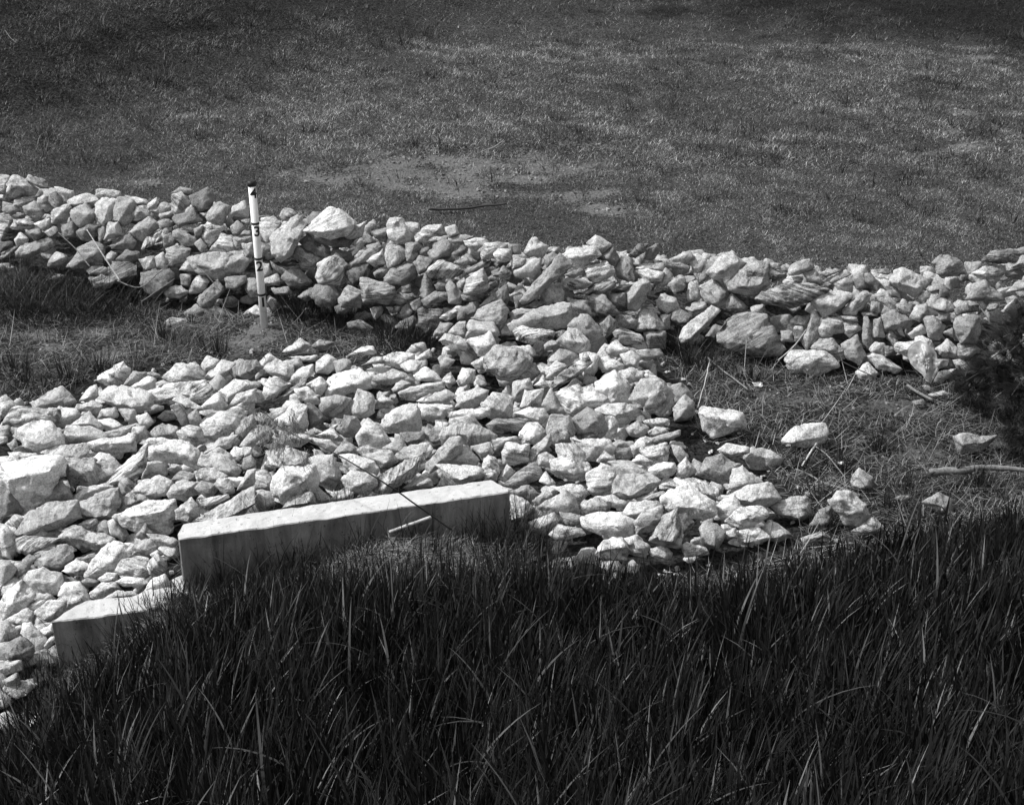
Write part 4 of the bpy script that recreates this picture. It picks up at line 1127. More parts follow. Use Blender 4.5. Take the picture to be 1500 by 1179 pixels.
for ch, py, turn in (('4', 282.5, .30), ('3', 338, .30), ('2', 389, .12), ('1', 441.5, .20)):
    cu = bpy.data.curves.new('numeral', 'FONT'); cu.body = ch; cu.size = .112; cu.offset = .0030; cu.align_x = 'CENTER'; cu.align_y = 'CENTER'; cu.resolution_u = 6
    tmp = bpy.data.objects.new('numeral', cu); COL.objects.link(tmp); me = bpy.data.meshes.new_from_object(tmp.evaluated_get(bpy.context.evaluated_depsgraph_get())); bpy.data.objects.remove(tmp)
    bm = bmesh.new(); bm.from_mesh(me); bmesh.ops.triangulate(bm, faces=list(bm.faces))
    for _ in range(5):
        es = [e for e in bm.edges if e.calc_length() > .006]
        if es: bmesh.ops.subdivide_edges(bm, edges=es, cuts=1); bmesh.ops.triangulate(bm, faces=list(bm.faces))
    face_dir = math.atan2(-by, -bx)
    for v in bm.verts:
        x, y = v.co.x, v.co.y; a = face_dir + turn + x / R_; v.co = Vector(((R_ + .0015) * math.cos(a), (R_ + .0015) * math.sin(a), y))
    bm.to_mesh(me); bm.free(); me.materials.clear(); n_ = link('numeral', me, M_BLACK, post); n_.location = (0, 0, z_for(py) - bz)

# ------------------------------------------------------------------ grass
def blades(base, h, w, az, th0, kap, tone, K=3, twist=None, wexp=.8):
    n = len(base); t = np.linspace(0, 1, K + 1)
    P = np.zeros((n, K + 1, 3)); P[:, 0] = base; hd = np.stack([np.cos(az), np.sin(az)], -1)
    for k in range(1, K + 1):
        th = th0 + kap * (t[k] + t[k - 1]) / 2; s = h / K
        P[:, k, :2] = P[:, k - 1, :2] + hd * (np.sin(th) * s)[:, None]; P[:, k, 2] = P[:, k - 1, 2] + np.cos(th) * s
    side = np.stack([-np.sin(az), np.cos(az), np.zeros(n)], -1)
    if twist is not None:
        side = np.stack([-np.sin(az + twist), np.cos(az + twist), np.zeros(n)], -1)
    prof = (1 - t ** 1.6) ** wexp * .96 + .04; prof[0] *= .7
    off = side[:, None, :] * (w[:, None] * prof[None, :] / 2)[..., None]
    V = np.stack([P - off, P + off], 2).reshape(n, -1, 3); per = 2 * (K + 1)
    f = np.array([[2 * k, 2 * k + 1, 2 * k + 3, 2 * k + 2] for k in range(K)])
    F = (f[None] + (np.arange(n) * per)[:, None, None]).reshape(-1, 4)
    T = np.repeat(tone, per)
    return V.reshape(-1, 3), F, T
def grass_object(name, label, cat, parts, mat, kind='stuff', parent=None, group=None):
    Vs, Fs, Ts = [], [], []; off = 0
    for V, F, T in parts: Vs.append(V); Fs.append(F + off); Ts.append(T); off += len(V)
    me = np_mesh(name, np.concatenate(Vs), np.concatenate(Fs), {'tone': ('FLOAT', np.concatenate(Ts))}, True)
    o = link(name, me, mat, parent)
    if label: tag(o, label, cat, group, kind)
    return o
def scatter(n, x0, x1, y0, y1, keep):
    x = rng.uniform(x0, x1, n); y = rng.uniform(y0, y1, n); k = (np.abs(x) < .37 * y + 1.3) & keep(x, y); return x[k], y[k]
def U(a, b, n): return rng.uniform(a, b, n)
def conc_dist(x, y):                                        # metres in front (towards the camera) of the headwall, negative behind
    return -((x - uA[0]) * nrm[0] + (y - uA[1]) * nrm[1])

# tall grass on the bank below the camera
def keep_bank(x, y):
    e = toe(x) + .10 * wob(x, y, .35, 2) + .12 * rng.normal(size=x.shape) ; return (y < e) & (rng.random(x.shape) > .84 * np.exp(-(((x + .55) / .85) ** 4 + ((y - 6.75) / .42) ** 4)))
x, y = scatter(205000, -5.0, 6.0, 1.2, 9.5, keep_bank); n = len(x)
clump = wob(x, y, .16, 1); b = np.stack([x, y, terrain(x, y) - .01], -1)
edge = np.clip((toe(x) - y) / .8, 0, 1)
h = (.17 + .20 * rng.random(n) ** .8 + .05 * clump) * (.75 + .3 * edge); dead = rng.random(n) < .05
tone = np.where(dead, U(.06, .20, n), U(.008, .020, n) * (1 + .3 * clump))
azf = 3.2 * wob(x, y, .55, 0) + 2.5 * wob(x, y, .17, 4); az = azf + rng.normal(0, .9, n)
bank = blades(b, h * 1.12, U(.006, .0185, n), az, np.abs(rng.normal(0, .11, n)) + .10 * np.clip(wob(x, y, .2, 3), 0, 1), rng.gamma(2.0, .19, n), tone, 5, U(-.9, .9, n))
x, y = scatter(1000, -4.6, 5.6, 1.4, 8.6, lambda x, y: y < toe(x) - .1); n = len(x)      # long arching blades
long_ = blades(np.stack([x, y, terrain(x, y)], -1), U(.38, .62, n), U(.008, .016, n), U(0, 6.28, n), U(.05, .45, n), U(.7, 2.1, n), U(.012, .065, n), 9, U(-.5, .5, n))
x, y = scatter(30000, -4.6, 5.6, 1.4, 9.0, lambda x, y: y < toe(x) + .1); n = len(x)      # dead litter between the stems
lit = blades(np.stack([x, y, terrain(x, y) + U(0, .10, n)], -1), U(.05, .16, n), U(.002, .005, n), U(0, 6.28, n), U(.9, 1.8, n), U(-.5, .5, n), U(.02, .09, n), 2)
grass_object('tall_grass', 'dense tall dark grass covering the near bank', 'tall grass', [bank, long_, lit], M_BLADE)

# thatch and sparse blades between the tall grass and the headwall, and on to the apron's toe
def keep_gap(x, y):
    cd = conc_dist(x, y); return (y > toe(x) - .55) & np.where((x > -3.0) & (x < .1), cd > .02, ~inpoly(AP_W, x, y)) & (y < toe(x) + 1.4) & (x < .25)
x, y = scatter(60000, -3.4, .3, 5.6, 8.0, keep_gap); n = len(x)
straw = blades(np.stack([x, y, terrain(x, y) + U(0, .035, n)], -1), U(.05, .18, n), U(.003, .007, n), U(0, 6.28, n), U(1.0, 1.75, n), U(-.7, .7, n), U(.07, .40, n), 3)
grass_object('straw', 'matted dead straw in front of the concrete wall', 'dead grass', [straw], M_DRY)
def keep_gap2(x, y):
    k = keep_gap(x, y); open_ = np.exp(-(((x + .62) / .62) ** 2 + ((y - 6.85) / .30) ** 2)); return k & (rng.random(x.shape) > open_ * .86) & (wob(x, y, .12, 5) > -.5)
x, y = scatter(30000, -3.4, .3, 5.4, 8.0, keep_gap2); n = len(x)
sp = blades(np.stack([x, y, terrain(x, y)], -1), U(.10, .30, n), U(.004, .008, n), U(0, 6.28, n), np.abs(rng.normal(0, .2, n)), rng.gamma(2, .25, n), U(.018, .05, n), 4, U(-.8, .8, n))
def tufts(spots, n_each, h0, h1, tone0, tone1, w0=.004, w1=.008, spread=.05, K=4, th=.25, kap=.35, fn=terrain):
    parts = []
    for (px, py, s) in spots:
        c = at_depth(px, py, hit(px, py, fn)); n = int(n_each * s); a = U(0, 6.28, n); r = np.abs(rng.normal(0, spread * s, n))
        bx_, by_ = c[0] + np.cos(a) * r, c[1] + np.sin(a) * r
        parts.append(blades(np.stack([bx_, by_, terrain(bx_, by_) - .01], -1), U(h0, h1, n) * s ** .4, U(w0, w1, n), a + rng.normal(0, .6, n), np.abs(rng.normal(0, th, n)) + r * 2, rng.gamma(2, kap / 2, n), U(tone0, tone1, n), K, U(-.8, .8, n)))
    return parts
wall_tufts = tufts([(385, 850, 2), (410, 835, 1.8), (440, 825, 1.6), (355, 860, 1.8), (465, 815, 1.3), (330, 875, 1.8), (710, 805, 1.4), (740, 812, 1.8), (770, 818, 1.8), (800, 825, 1.6), (530, 815, 1), (640, 812, .8), (400, 800, 1.2), (375, 820, 1), (490, 785, 1), (520, 780, 1.4), (545, 785, 1), (575, 775, .8), (330, 845, 1), (300, 870, 1), (700, 785, .8), (680, 790, .7), (720, 790, .8), (760, 800, 1.6), (790, 805, 1), (110, 960, 1), (150, 940, 1), (190, 930, 1), (650, 770, .6), (610, 790, .6)], 34, .16, .36, .016, .045, spread=.045)
grass_object('grass_tufts', 'sparse dark grass tufts growing against the concrete wall', 'grass', [sp] + wall_tufts, M_BLADE)

# short grass: strip between wall and apron, right-hand verge, far field and left bank
def cover(x, y):
    return (y > toe(x) + .0) & ~inpoly(AP_W, x, y) & ~((y > wall_base(x) + .02) & (y < wall_base(x) + 1.35)) & ~((conc_dist(x, y) > -.3) & (x > -3.3) & (x < .2) & (y < 8))
def keep_mid(x, y):
    return cover(x, y) & (y < wall_base(x) + .1) & (rng.random(x.shape) > soil(x, y) * .95) & (wob(x, y, .10, 3) + .5 * wob(x, y, .4, 1) > -.55)
x, y = scatter(170000, -5.2, 6.0, 6.3, 12.8, keep_mid); n = len(x); cl = wob(x, y, .13, 3); lr = wob(x, y, .6, 2)
tone = np.where(rng.random(n) < .18, U(.14, .42, n), U(.022, .08, n) * (1 + .35 * cl)) * (1 + .25 * lr)
mid = blades(np.stack([x, y, terrain(x, y) - .005], -1), (.05 + .06 * rng.random(n)) * (1 + .45 * cl), U(.003, .006, n), U(0, 6.28, n), U(0, .7, n), U(0, 1.6, n), np.clip(tone, .012, .4), 3)
def keep_straw(x, y): return cover(x, y) & (y < wall_base(x) + .1) & (rng.random(x.shape) > soil(x, y) * .9)
x, y = scatter(70000, -5.2, 6.0, 6.3, 12.8, keep_straw); n = len(x)
midstraw = blades(np.stack([x, y, terrain(x, y) + U(0, .04, n)], -1), U(.05, .22, n), U(.002, .004, n), U(0, 6.28, n), U(1.1, 1.7, n), U(-.6, .6, n), U(.08, .34, n), 3)
x, y = scatter(3200, -5.2, 6.0, 6.3, 12.8, lambda x, y: keep_straw(x, y) & ((x > 1.0) | (x < -1.2)) & (wob(x, y, .3, 2) > -.2)); n = len(x)
stems = blades(np.stack([x, y, terrain(x, y) + U(.01, .05, n)], -1), U(.14, .48, n), U(.0035, .006, n), U(0, 6.28, n), U(.7, 1.55, n), U(-.35, .35, n), U(.08, .34, n), 5)
grass_object('short_grass', 'patchy short grass and straw between wall and apron', 'grass', [mid, midstraw, stems], M_DRY)

def keep_field(x, y):
    h = (x - hillA[0]) * hn[0] + (y - hillA[1]) * hn[1]
    return cover(x, y) & (y > wall_base(x) + 1.1) & (rng.random(x.shape) > soil(x, y) * .72)
def field(n0, y0, y1, w0, w1, hh):
    x, y = scatter(n0, -.37 * y1 - .8, .37 * y1 + .8, y0, y1, keep_field); n = len(x)
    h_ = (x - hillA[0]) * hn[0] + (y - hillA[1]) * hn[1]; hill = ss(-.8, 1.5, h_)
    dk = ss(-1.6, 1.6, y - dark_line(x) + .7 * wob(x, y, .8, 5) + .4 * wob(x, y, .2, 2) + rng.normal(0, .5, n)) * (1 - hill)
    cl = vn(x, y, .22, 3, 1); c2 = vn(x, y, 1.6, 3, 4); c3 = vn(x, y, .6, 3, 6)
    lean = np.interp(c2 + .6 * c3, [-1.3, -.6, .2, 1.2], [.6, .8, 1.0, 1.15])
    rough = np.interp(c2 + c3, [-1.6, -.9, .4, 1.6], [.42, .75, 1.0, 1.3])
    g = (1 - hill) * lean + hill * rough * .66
    g = g * (1 - .78 * dk) * (1 - .25 * ss(3.5, 7.5, x) * ss(20, 12, y)) * (1 - .2 * ss(-3, -6, x)) * (1 + .22 * cl)  # far band's shade painted into blade tone; also darker towards both sides
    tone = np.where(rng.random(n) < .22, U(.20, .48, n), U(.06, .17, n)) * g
    K = 2 if y0 < 16 else 1
    return blades(np.stack([x, y, terrain(x, y) - .005], -1), hh * .62 * U(.5, 1.3, n) * (1 + .35 * cl + .5 * hill * np.clip(c3, 0, 1)), U(w0, w1, n), U(0, 6.28, n), U(.7, 1.6, n), U(-.5, .9, n), np.clip(tone, .012, .6), K)
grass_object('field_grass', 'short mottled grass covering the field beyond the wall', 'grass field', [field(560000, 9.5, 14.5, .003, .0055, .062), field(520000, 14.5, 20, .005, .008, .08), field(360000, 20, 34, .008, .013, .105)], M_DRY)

# darker clumps standing in the field and on the left bank
sp_ = []
for _ in range(420):
    px_, py_ = random.uniform(-20, 1520), random.uniform(5, 345)
    sp_.append((px_, py_, random.uniform(.3, 1.0)))
sp_ += [(100, 60, 2), (150, 45, 2), (230, 125, 2.2), (245, 118, 2), (330, 145, 2), (400, 95, 2), (415, 88, 2), (560, 70, 2.4), (590, 62, 2.4), (620, 52, 2), (60, 200, 2.2), (75, 204, 2), (690, 300, 2), (700, 296, 2), (1240, 152, 1.4), (1380, 235, 1.6), (1000, 130, 1.2), (895, 345, 1.4), (880, 350, 1.2)]
sp_ = [q for q in sp_ if not (q[1] > 240 + q[0] * .075)]
ft = tufts(sp_, 45, .10, .22, .015, .06, .005, .009, .13, 3, .5, .8)
grass_object('field_clumps', 'darker coarse grass clumps dotted over the field', 'grass clumps', ft, M_BLADE)
# dark rank tufts before the wall
dk = tufts([(435, 470, 2.2), (460, 460, 2), (495, 480, 1.6), (570, 505, 1.8), (600, 510, 1.6), (625, 505, 1.4), (580, 492, 1.5), (645, 490, 1), (1010, 540, 1.5), (1040, 545, 1.4), (1000, 525, 1.2), (985, 515, 1), (1100, 560, .8), (1230, 690, .9), (1290, 660, .8), (1170, 690, .9), (1200, 735, 1), (1330, 725, 1.1), (1430, 715, 1.2), (1300, 745, 1.1), (1210, 775, 1.2), (320, 520, 1), (140, 545, 1.2), (100, 560, 1.3), (40, 570, 1.4), (240, 500, 1), (20, 545, 1.3)], 80, .10, .26, .014, .045, spread=.07)
weeds = tufts([(x_, y_ + random.uniform(-6, 6), random.uniform(1.1, 1.8)) for x_ in range(-20, 215, 20) for y_ in (428, 444, 462)], 75, .12, .38, .010, .04, .003, .007, .09, 5, .5, .9)
gaps = tufts([(random.uniform(20, 1120), random.uniform(520, 800), random.uniform(.4, .9)) for _ in range(60)], 16, .05, .16, .02, .08, .003, .005, .03, 3, .5, .8)
grass_object('rank_grass', 'dark rank grass and weeds at the foot of the wall', 'weeds', dk + weeds + gaps, M_BLADE)

# ------------------------------------------------------------------ sticks, stalks and branches
def tube(name, pts, r0, r1, mat, parent=None, rough=.15, seg=7, origin=None):
    """swept stem through world points, with knots and slight crookedness"""
    P = [Vector(p) for p in pts]; Q = []
    for i in range(len(P) - 1):
        p0, p1, p2, p3 = P[max(i - 1, 0)], P[i], P[i + 1], P[min(i + 2, len(P) - 1)]; m = max(2, int((p2 - p1).length / .03))
        for k in range(m):
            t = k / m; Q.append(.5 * ((2 * p1) + (p2 - p0) * t + (2 * p0 - 5 * p1 + 4 * p2 - p3) * t * t + (3 * p1 - p0 - 3 * p2 + p3) * t ** 3))
    Q.append(P[-1]); n = len(Q); V, F = [], []
    for i, q in enumerate(Q):
        tg = (Q[min(i + 1, n - 1)] - Q[max(i - 1, 0)]).normalized(); a = tg.orthogonal().normalized(); up = Vector((0, 0, 1)); a = tg.cross(up).normalized() if abs(tg.z) < .95 else a; c = tg.cross(a)
        r = r0 + (r1 - r0) * i / (n - 1); q = q + Vector((mnoise.noise(q * 6), mnoise.noise(q * 6 + Vector((9, 0, 0))), mnoise.noise(q * 6 + Vector((0, 9, 0))))) * rough * .03
        for k in range(seg):
            an = 6.2832 * k / seg; rr = r * (1 + rough * mnoise.noise(q * 22 + Vector((k * .7, 0, 0)))); V.append(q + a * math.cos(an) * rr + c * math.sin(an) * rr)
    for i in range(n - 1):
        for k in range(seg): F.append((i * seg + k, i * seg + (k + 1) % seg, (i + 1) * seg + (k + 1) % seg, (i + 1) * seg + k))
    o0 = Vector(origin) if origin is not None else Q[0].copy()
    me = bpy.data.meshes.new(name); me.from_pydata([tuple(v - o0) for v in V], [], F + [tuple(range(seg))[::-1], tuple((n - 1) * seg + k for k in range(seg))]); me.polygons.foreach_set('use_smooth', [True] * len(me.polygons))
    o = link(name, me, mat, parent); 
    if parent is None: o.location = o0
    return o
def gpt(px, py, up=.02, fn=None):
    D = hit(px, py, fn or terrain); p = at_depth(px, py, D); r = ray(px, py); return p - r / abs(r[2]) * 0 + (-r) * (up / abs(r[2]))
S = stone_surface
sticks = [
 ('fallen_branch', [(1362, 692), (1385, 690), (1412, 689), (1440, 685), (1470, 686), (1530, 690)], .028, .012, M_BARK, .13, terrain, 'thick grey fallen branch lying at the tall grass edge', 'branch'),
 ('branch', [(1165, 687), (1185, 695), (1205, 706), (1235, 716), (1262, 726)], .006, .012, M_BARK, .05, terrain, 'crooked branch lying toward the domed white boulder', 'branch'),
 ('branch', [(1180, 721), (1195, 724), (1212, 724), (1228, 717)], .009, .006, M_BARK, .04, terrain, 'short bent branch below the crooked branch', 'branch'),
 ('stick', [(1329, 564), (1345, 575), (1367, 586)], .012, .010, M_BARK, .04, terrain, 'short pale stick lying below the plastic bag', 'stick'),
 ('stick', [(1196, 650), (1187, 662), (1175, 682)], .009, .006, M_WOOD, .09, terrain, 'pale stick leaning on the flat-topped oval stone', 'stick'),
 ('twig', [(1194, 654), (1215, 670), (1240, 703)], .005, .003, M_BARK, .06, terrain, 'thin twig running down right from the oval stone', 'twig'),
 ('dead_stalk', [(1208, 512), (1250, 538), (1305, 563)], .005, .003, M_DARKWOOD, .08, S, 'thin dark stalk crossing in front of the speckled boulder', 'stalk'),
 ('dead_stalk', [(1140, 528), (1160, 510), (1182, 482)], .005, .003, M_WOOD, .10, S, 'pale thin stalk beside the largest pitted boulder', 'stalk'),
 ('dead_stalk', [(127, 337), (150, 372), (176, 412)], .004, .007, M_WOOD, .16, S, 'pale straight stalk leaning across the domed stone', 'stalk'),
 ('dead_stalk', [(86, 341), (108, 362), (132, 391)], .003, .005, M_BARK, .14, S, 'fainter pale stalk just left of the brightest stalk', 'stalk'),
 ('dead_stalk', [(172, 411), (203, 421), (230, 402), (252, 383)], .006, .003, M_BARK, .12, S, 'curved grey stalk before the squarish stone', 'stalk'),
 ('dead_stalk', [(207, 442), (230, 427), (256, 408)], .005, .003, M_BARK, .12, S, 'straight grey stalk under the curved stalk', 'stalk'),
 ('dead_stalk', [(286, 388), (305, 405), (322, 425)], .004, .003, M_BARK, .10, S, 'short pale stalk left of the gauge post', 'stalk'),
 ('stick', [(1037, 524), (1062, 545), (1096, 571)], .008, .005, M_BARK, .07, terrain, 'long slanting stick below the largest pitted boulder', 'stick'),
 ('dead_stalk', [(1040, 527), (1033, 557), (1022, 597)], .004, .003, M_WOOD, .10, terrain, 'upright pale stalk above the squared white block', 'stalk'),
 ('fallen_branch', [(628, 306), (665, 307), (700, 303), (742, 299)], .014, .010, M_DARKWOOD, .05, terrain, 'dark branch lying on the field behind the wall', 'branch'),
 ('dead_twig', [(1354, 340), (1346, 358), (1345, 364), (1351, 377)], .006, .010, M_DARKWOOD, .10, terrain, 'dark forked twig standing beyond the right part of the wall', 'twig'),
 ('dead_twig', [(1464, 322), (1462, 340), (1461, 352)], .005, .007, M_DARKWOOD, .10, terrain, 'dark upright twig near the right edge of the field', 'twig'),
 ('dead_twig', [(1372, 238), (1373, 248), (1374, 258)], .006, .008, M_DARKWOOD, .10, terrain, 'short dark twig below the bare patch in the field', 'twig'),
 ('dead_stalk', [(8, 45), (15, 55), (24, 63)], .004, .003, M_BARK, .10, terrain, 'pale stalk high on the left bank', 'stalk'),
 ('dead_stalk', [(55, 212), (60, 198), (74, 191)], .004, .003, M_BARK, .08, terrain, 'bent pale stalk by the dark hollow of the left bank', 'stalk'),
 ('dead_stalk', [(705, 222), (722, 216), (738, 205)], .004, .003, M_WOOD, .06, terrain, 'pale stalk lying beside bare soil in the field', 'stalk'),
]
for nm, pp, r0, r1, mt, up, fn, lab, cat in sticks:
    ups = up if isinstance(up, list) else [up] * len(pp)
    if nm == 'dead_twig': ups = [.0 + .12 * (len(pp) - 1 - i) for i in range(len(pp))]
    pts = [gpt(a, b, u, fn) for (a, b), u in zip(pp, ups)]
    if nm == 'dead_twig':
        g = gpt(*pp[-1], 0, terrain); d0 = to_px(g)[2]; pts = [at_depth(a, b, d0) for a, b in pp]
    o = tube(nm, pts, r0, r1, mt, rough=.35 if 'branch' in nm else .2)
    tag(o, lab, cat)
    if nm == 'fallen_branch' and cat == 'branch' and pp[0][0] > 1300:
        for (a, b_, c_, d_) in ((1400, 690, 1408, 672), (1385, 690, 1402, 706), (1430, 687, 1426, 700), (1437, 684, 1440, 676), (1372, 690, 1350, 700)):
            p = gpt(a, b_, .13); q = at_depth(c_, d_, to_px(p)[2] - .04); s_ = tube('side_twig', [p, (p + q) / 2 + np.array([.01, 0, .01]), q], .012, .005, M_DARKWOOD, o, origin=o.location)
# a sawn stake behind the tall grass
p = at_z(570, 779, .27); q = at_z(632, 757, .34); o = tube('wood_stake', [p, (p + q) / 2, q], .011, .012, M_WOOD, seg=4, rough=.08); tag(o, 'weathered flat stake lying against the concrete wall', 'stake')

# reed arching over the concrete wall with a drooping seed head
zz = [.30, .50, .64, .75, .81, .84, .85, .84, .82]; rp = [(662, 776), (607, 737), (575, 715), (530, 687), (487, 662), (437, 640), (407, 623), (388, 604), (372, 598)]
rpts = [at_z(a, b, z) for (a, b), z in zip(rp, zz)]
reed = tube('reed', rpts, .0055, .002, M_DARKWOOD, rough=.05); tag(reed, 'single reed arching over the concrete wall with drooping seed head', 'reed')
parts = []
for k in range(34):                                         # each plume droops and carries short barbs
    t0 = random.random() ** .7; s0 = at_z(372 + 62 * t0, 598 + 34 * t0 ** 1.3 - 3 * random.random(), .83); L = random.uniform(.07, .34) * (1 - .3 * abs(t0 - .5)); lx = random.uniform(-.16, .05) ; m_ = int(L * 260) + 8
    t = rng.random(m_); c = s0 + np.stack([lx * t + .02 * np.sin(t * 5 + k), -.05 * t * rng.random(m_), -L * t ** 1.3], -1) + rng.normal(0, .006, (m_, 3))
    V, F_, T_ = blades(c, U(.018, .055, m_), U(.002, .0048, m_), U(0, 6.28, m_), U(1.8, 2.9, m_), U(-.3, .6, m_), U(.05, .30, m_), 2); parts.append((V - np.array(reed.location), F_, T_))
for (a0, b0, a1, b1) in ((425, 606, 440, 645), (427, 600, 435, 625), (452, 655, 445, 685)):
    n = 60; t = U(0, 1, n); c0 = at_z(a0, b0, .9); c1 = at_z(a1, b1, .72); bpos = c0 + (c1 - c0) * t[:, None] + rng.normal(0, .010, (n, 3))
    V, F_, T_ = blades(bpos, U(.03, .08, n), U(.002, .005, n), U(0, 6.28, n), U(1.9, 2.7, n), U(.1, .6, n), U(.05, .18, n), 2); parts.append((V - np.array(reed.location), F_, T_))
grass_object('seed_head', None, None, parts, M_DRY, parent=reed)

# ------------------------------------------------------------------ plastic bag caught against the wall
bag_px = np.array([(820, 680), (850, 650), (890, 635), (940, 655), (985, 705), (992, 742), (1062, 746), (1050, 785), (1005, 800), (975, 850), (955, 885), (925, 872), (905, 835), (860, 800), (835, 770), (815, 720)]) / 4 + np.array([1125, 340])
Db = hit(1362, 556, S) - .16; cB = bag_px.mean(0); nr, na = 16, len(bag_px) * 4
V, F = [], []
ring = np.array([bag_px[(i // 4) % 16] * (1 - (i % 4) / 4) + bag_px[(i // 4 + 1) % 16] * ((i % 4) / 4) for i in range(na)])
for side_ in (-1, 1):
    for j in range(nr + 1):
        t = j / nr
        for i in range(na):
            q = cB + (ring[i] - cB) * t; kx, ky = q[0] - 1363, 566 - q[1]; an = math.atan2(kx, max(ky, 1)); rr = math.hypot(kx, ky) / 60
            fold = (.022 * math.sin(an * 9 + 3 * mnoise.noise(Vector((q[0] * .05, q[1] * .05, side_)))) + .016 * mnoise.noise(Vector((an * 9, rr * 1.5, side_ * 4 + 8))) - .02 * abs(mnoise.noise(Vector((q[0] * .09, q[1] * .11, 3 + side_))))) * min(1, rr + .2) + .011 * abs(mnoise.noise(Vector((q[0] * .33, q[1] * .3, 7 + side_)))) * 2 - .006
            dd = side_ * (.020 * math.sqrt(max(0, 1 - t ** 2.2)) + .004) + fold * (1 - t ** 6) ; V.append(at_depth(q[0], q[1], Db + dd + (556 - q[1]) * .0009))
off = (nr + 1) * na
for sidx in range(2):
    for j in range(nr):
        for i in range(na):
            a, b_, c_, d_ = j * na + i, j * na + (i + 1) % na, (j + 1) * na + (i + 1) % na, (j + 1) * na + i; f = (a + sidx * off, b_ + sidx * off, c_ + sidx * off, d_ + sidx * off); F.append(f if sidx else f[::-1])
for i in range(na): F.append((nr * na + i, nr * na + (i + 1) % na, off + nr * na + (i + 1) % na, off + nr * na + i))
V = np.array(V); c0 = V.mean(0)
bagm, t_, b_s = mat_base('thin_plastic', .32, .5); tcn = N(t_, 'ShaderNodeTexCoord')
col = mapr(t_, noise_(t_, tcn.outputs['Object'], 9, 4, .6, .6), .35, .65, .30, .50); t_.links.new(col, b_s.inputs['Base Color'])
trn = N(t_, 'ShaderNodeBsdfTransparent'); mxs = N(t_, 'ShaderNodeMixShader'); mxs.inputs[0].default_value = .3; t_.links.new(b_s.outputs[0], mxs.inputs[1]); t_.links.new(trn.outputs[0], mxs.inputs[2]); t_.links.new(mxs.outputs[0], t_.nodes['Material Output'].inputs[0])
me = np_mesh('plastic_bag', V - c0, F, smooth=True); bag = link('plastic_bag', me, bagm); bag.location = c0; tag(bag, 'crumpled translucent plastic bag caught at the foot of the wall', 'plastic bag')
# the faint oval print on it
ring_, ff = [], []
for k in range(20):
    an = 6.283 * k / 20
    for rr in (1, .72): qx, qy = 1361 + 4.6 * rr * math.cos(an), 519.5 + 2.6 * rr * math.sin(an) + .25 * 4 * rr * math.cos(an); ring_.append(at_depth(qx, qy, Db - .105))
for k in range(20): ff.append((2 * k, 2 * k + 1, (2 * k + 3) % 40, (2 * k + 2) % 40))
link('oval_print', np_mesh('oval_print', np.array(ring_) - c0, ff), plain('faded_ink', .2), bag)

# small pale scraps of litter
for (a, b_, s_, lab) in ((1112, 564, .035, 'small white scrap of litter in grass below the pitted boulder'), (1232, 678, .016, 'tiny white scrap between the oval stone and the branches')):
    c = gpt(a, b_, .05); bm = bmesh.new(); bmesh.ops.create_grid(bm, x_segments=6, y_segments=5, size=s_)
    for v in bm.verts: v.co = Vector((v.co.x * 1.3, v.co.y * .5 + .3 * abs(v.co.x), mnoise.noise(v.co * 40) * s_ * .6))
    bmesh.ops.solidify(bm, geom=list(bm.faces), thickness=.002); me = bpy.data.meshes.new('litter'); bm.to_mesh(me); bm.free(); o = link('litter', me, M_WHITE); o.location = c; o.rotation_euler = (.5, .2, .4); tag(o, lab, 'litter')

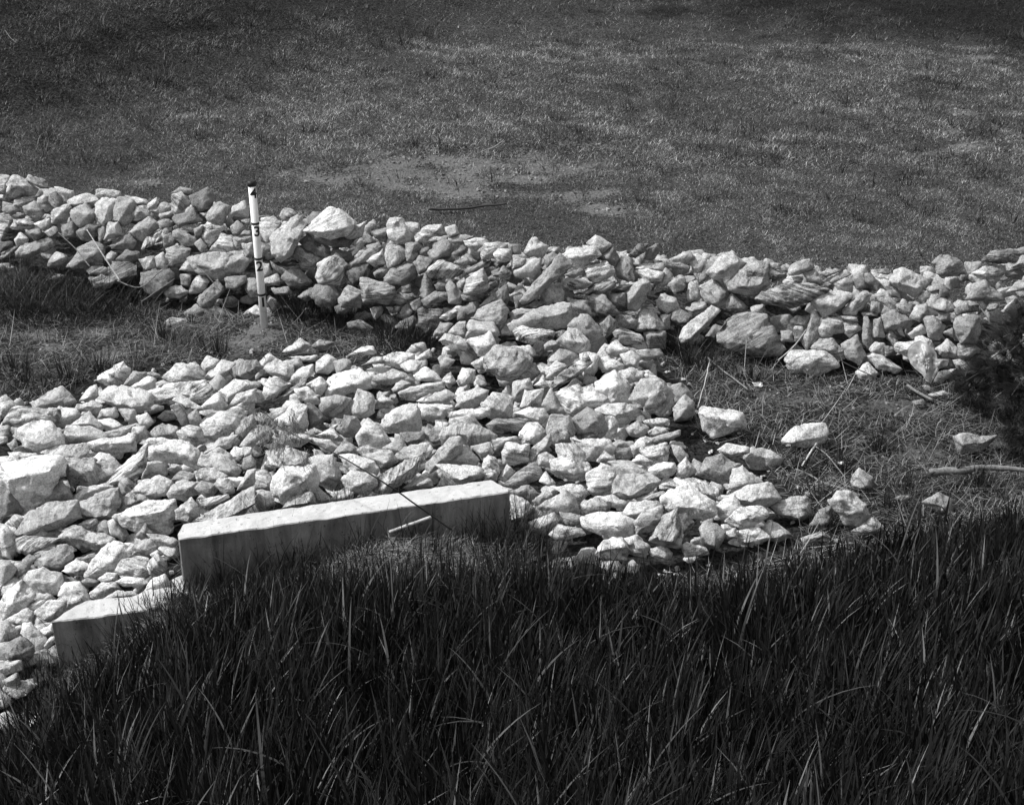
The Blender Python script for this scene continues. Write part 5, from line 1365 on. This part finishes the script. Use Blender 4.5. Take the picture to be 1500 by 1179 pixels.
# ------------------------------------------------------------------ dark pine sapling at the wall's right end
pc = gpt(1512, 625, 0); pr = empty('pine_sapling', pc); tag(pr, 'dark shaggy pine sapling with drooping needles beside the wall', 'pine sapling')
tube('trunk', [np.array([0, 0, -.05]), np.array([.01, .02, .35]), np.array([-.02, .04, .72]), np.array([0, .05, .98])], .022, .008, M_BARK, pr, origin=(0, 0, 0))
needles = []
for k in range(44):
    zb = random.uniform(.10, .92); a = random.uniform(0, 6.28); L = (1.02 - zb) * .40 + .14; 
    if math.cos(a) < -.3: L *= 1.25
    p0 = np.array([0, .03, zb]); d1 = np.array([math.cos(a), math.sin(a), 0]); p1 = p0 + d1 * L * .5 + np.array([0, 0, .07]); p2 = p0 + d1 * L + np.array([0, 0, -.04 - .1 * random.random()])
    if k < 22: tube('branch', [p0, p1, p2], .007, .003, M_DARKWOOD, pr, origin=(0, 0, 0))
    nc = 15; m_ = 26; n = nc * m_; t = np.repeat(rng.random(nc) ** .6, m_); bpos = (1 - t)[:, None] ** 2 * p0 + (2 * t * (1 - t))[:, None] * p1 + (t ** 2)[:, None] * p2
    bpos = bpos + np.repeat(rng.normal(0, .02, (nc, 3)), m_, 0); az = a + np.repeat(rng.normal(0, .5, nc), m_) + rng.normal(0, .55, n)
    needles.append(blades(bpos, U(.07, .13, n), U(.003, .005, n), az, U(.5, 1.4, n), U(.3, 1.0, n), np.repeat(np.where(rng.random(nc) < .25, U(.03, .07, nc), U(.005, .018, nc)), m_), 3))
grass_object('needles', None, None, needles, M_BLADE, parent=pr)
# low pine seedlings in front of it
for i, (a, b_, s_, lab) in enumerate(((1418, 605, .6, 'feathery pine seedling right of the stick below the plastic bag'), (1492, 668, .6, 'dark pine seedling above the thick fallen branch'))):
    c = gpt(a, b_, 0); r_ = empty('pine_seedling', c); tag(r_, lab, 'pine seedling', 'pine seedlings on the verge')
    tube('stem', [np.array([0, 0, -.03]), np.array([.01, 0, .12]), np.array([0, .01, .26])], .007, .003, M_DARKWOOD, r_, origin=(0, 0, 0)); nd = []
    for k in range(16):
        an = random.uniform(0, 6.28); p0 = np.array([0, 0, random.uniform(.02, .26)]); p2 = p0 + np.array([math.cos(an), math.sin(an), random.uniform(-.1, .25)]) * .24 * s_; n = 120; t = np.repeat(rng.random(6), 20)
        nd.append(blades(p0 + (p2 - p0) * t[:, None] + np.repeat(rng.normal(0, .012, (6, 3)), 20, 0), U(.06, .11, n), U(.0026, .0045, n), an + rng.normal(0, .9, n), U(.5, 1.5, n), U(.3, 1, n), U(.008, .035, n), 3))
    grass_object('needles', None, None, nd, M_BLADE, parent=r_)
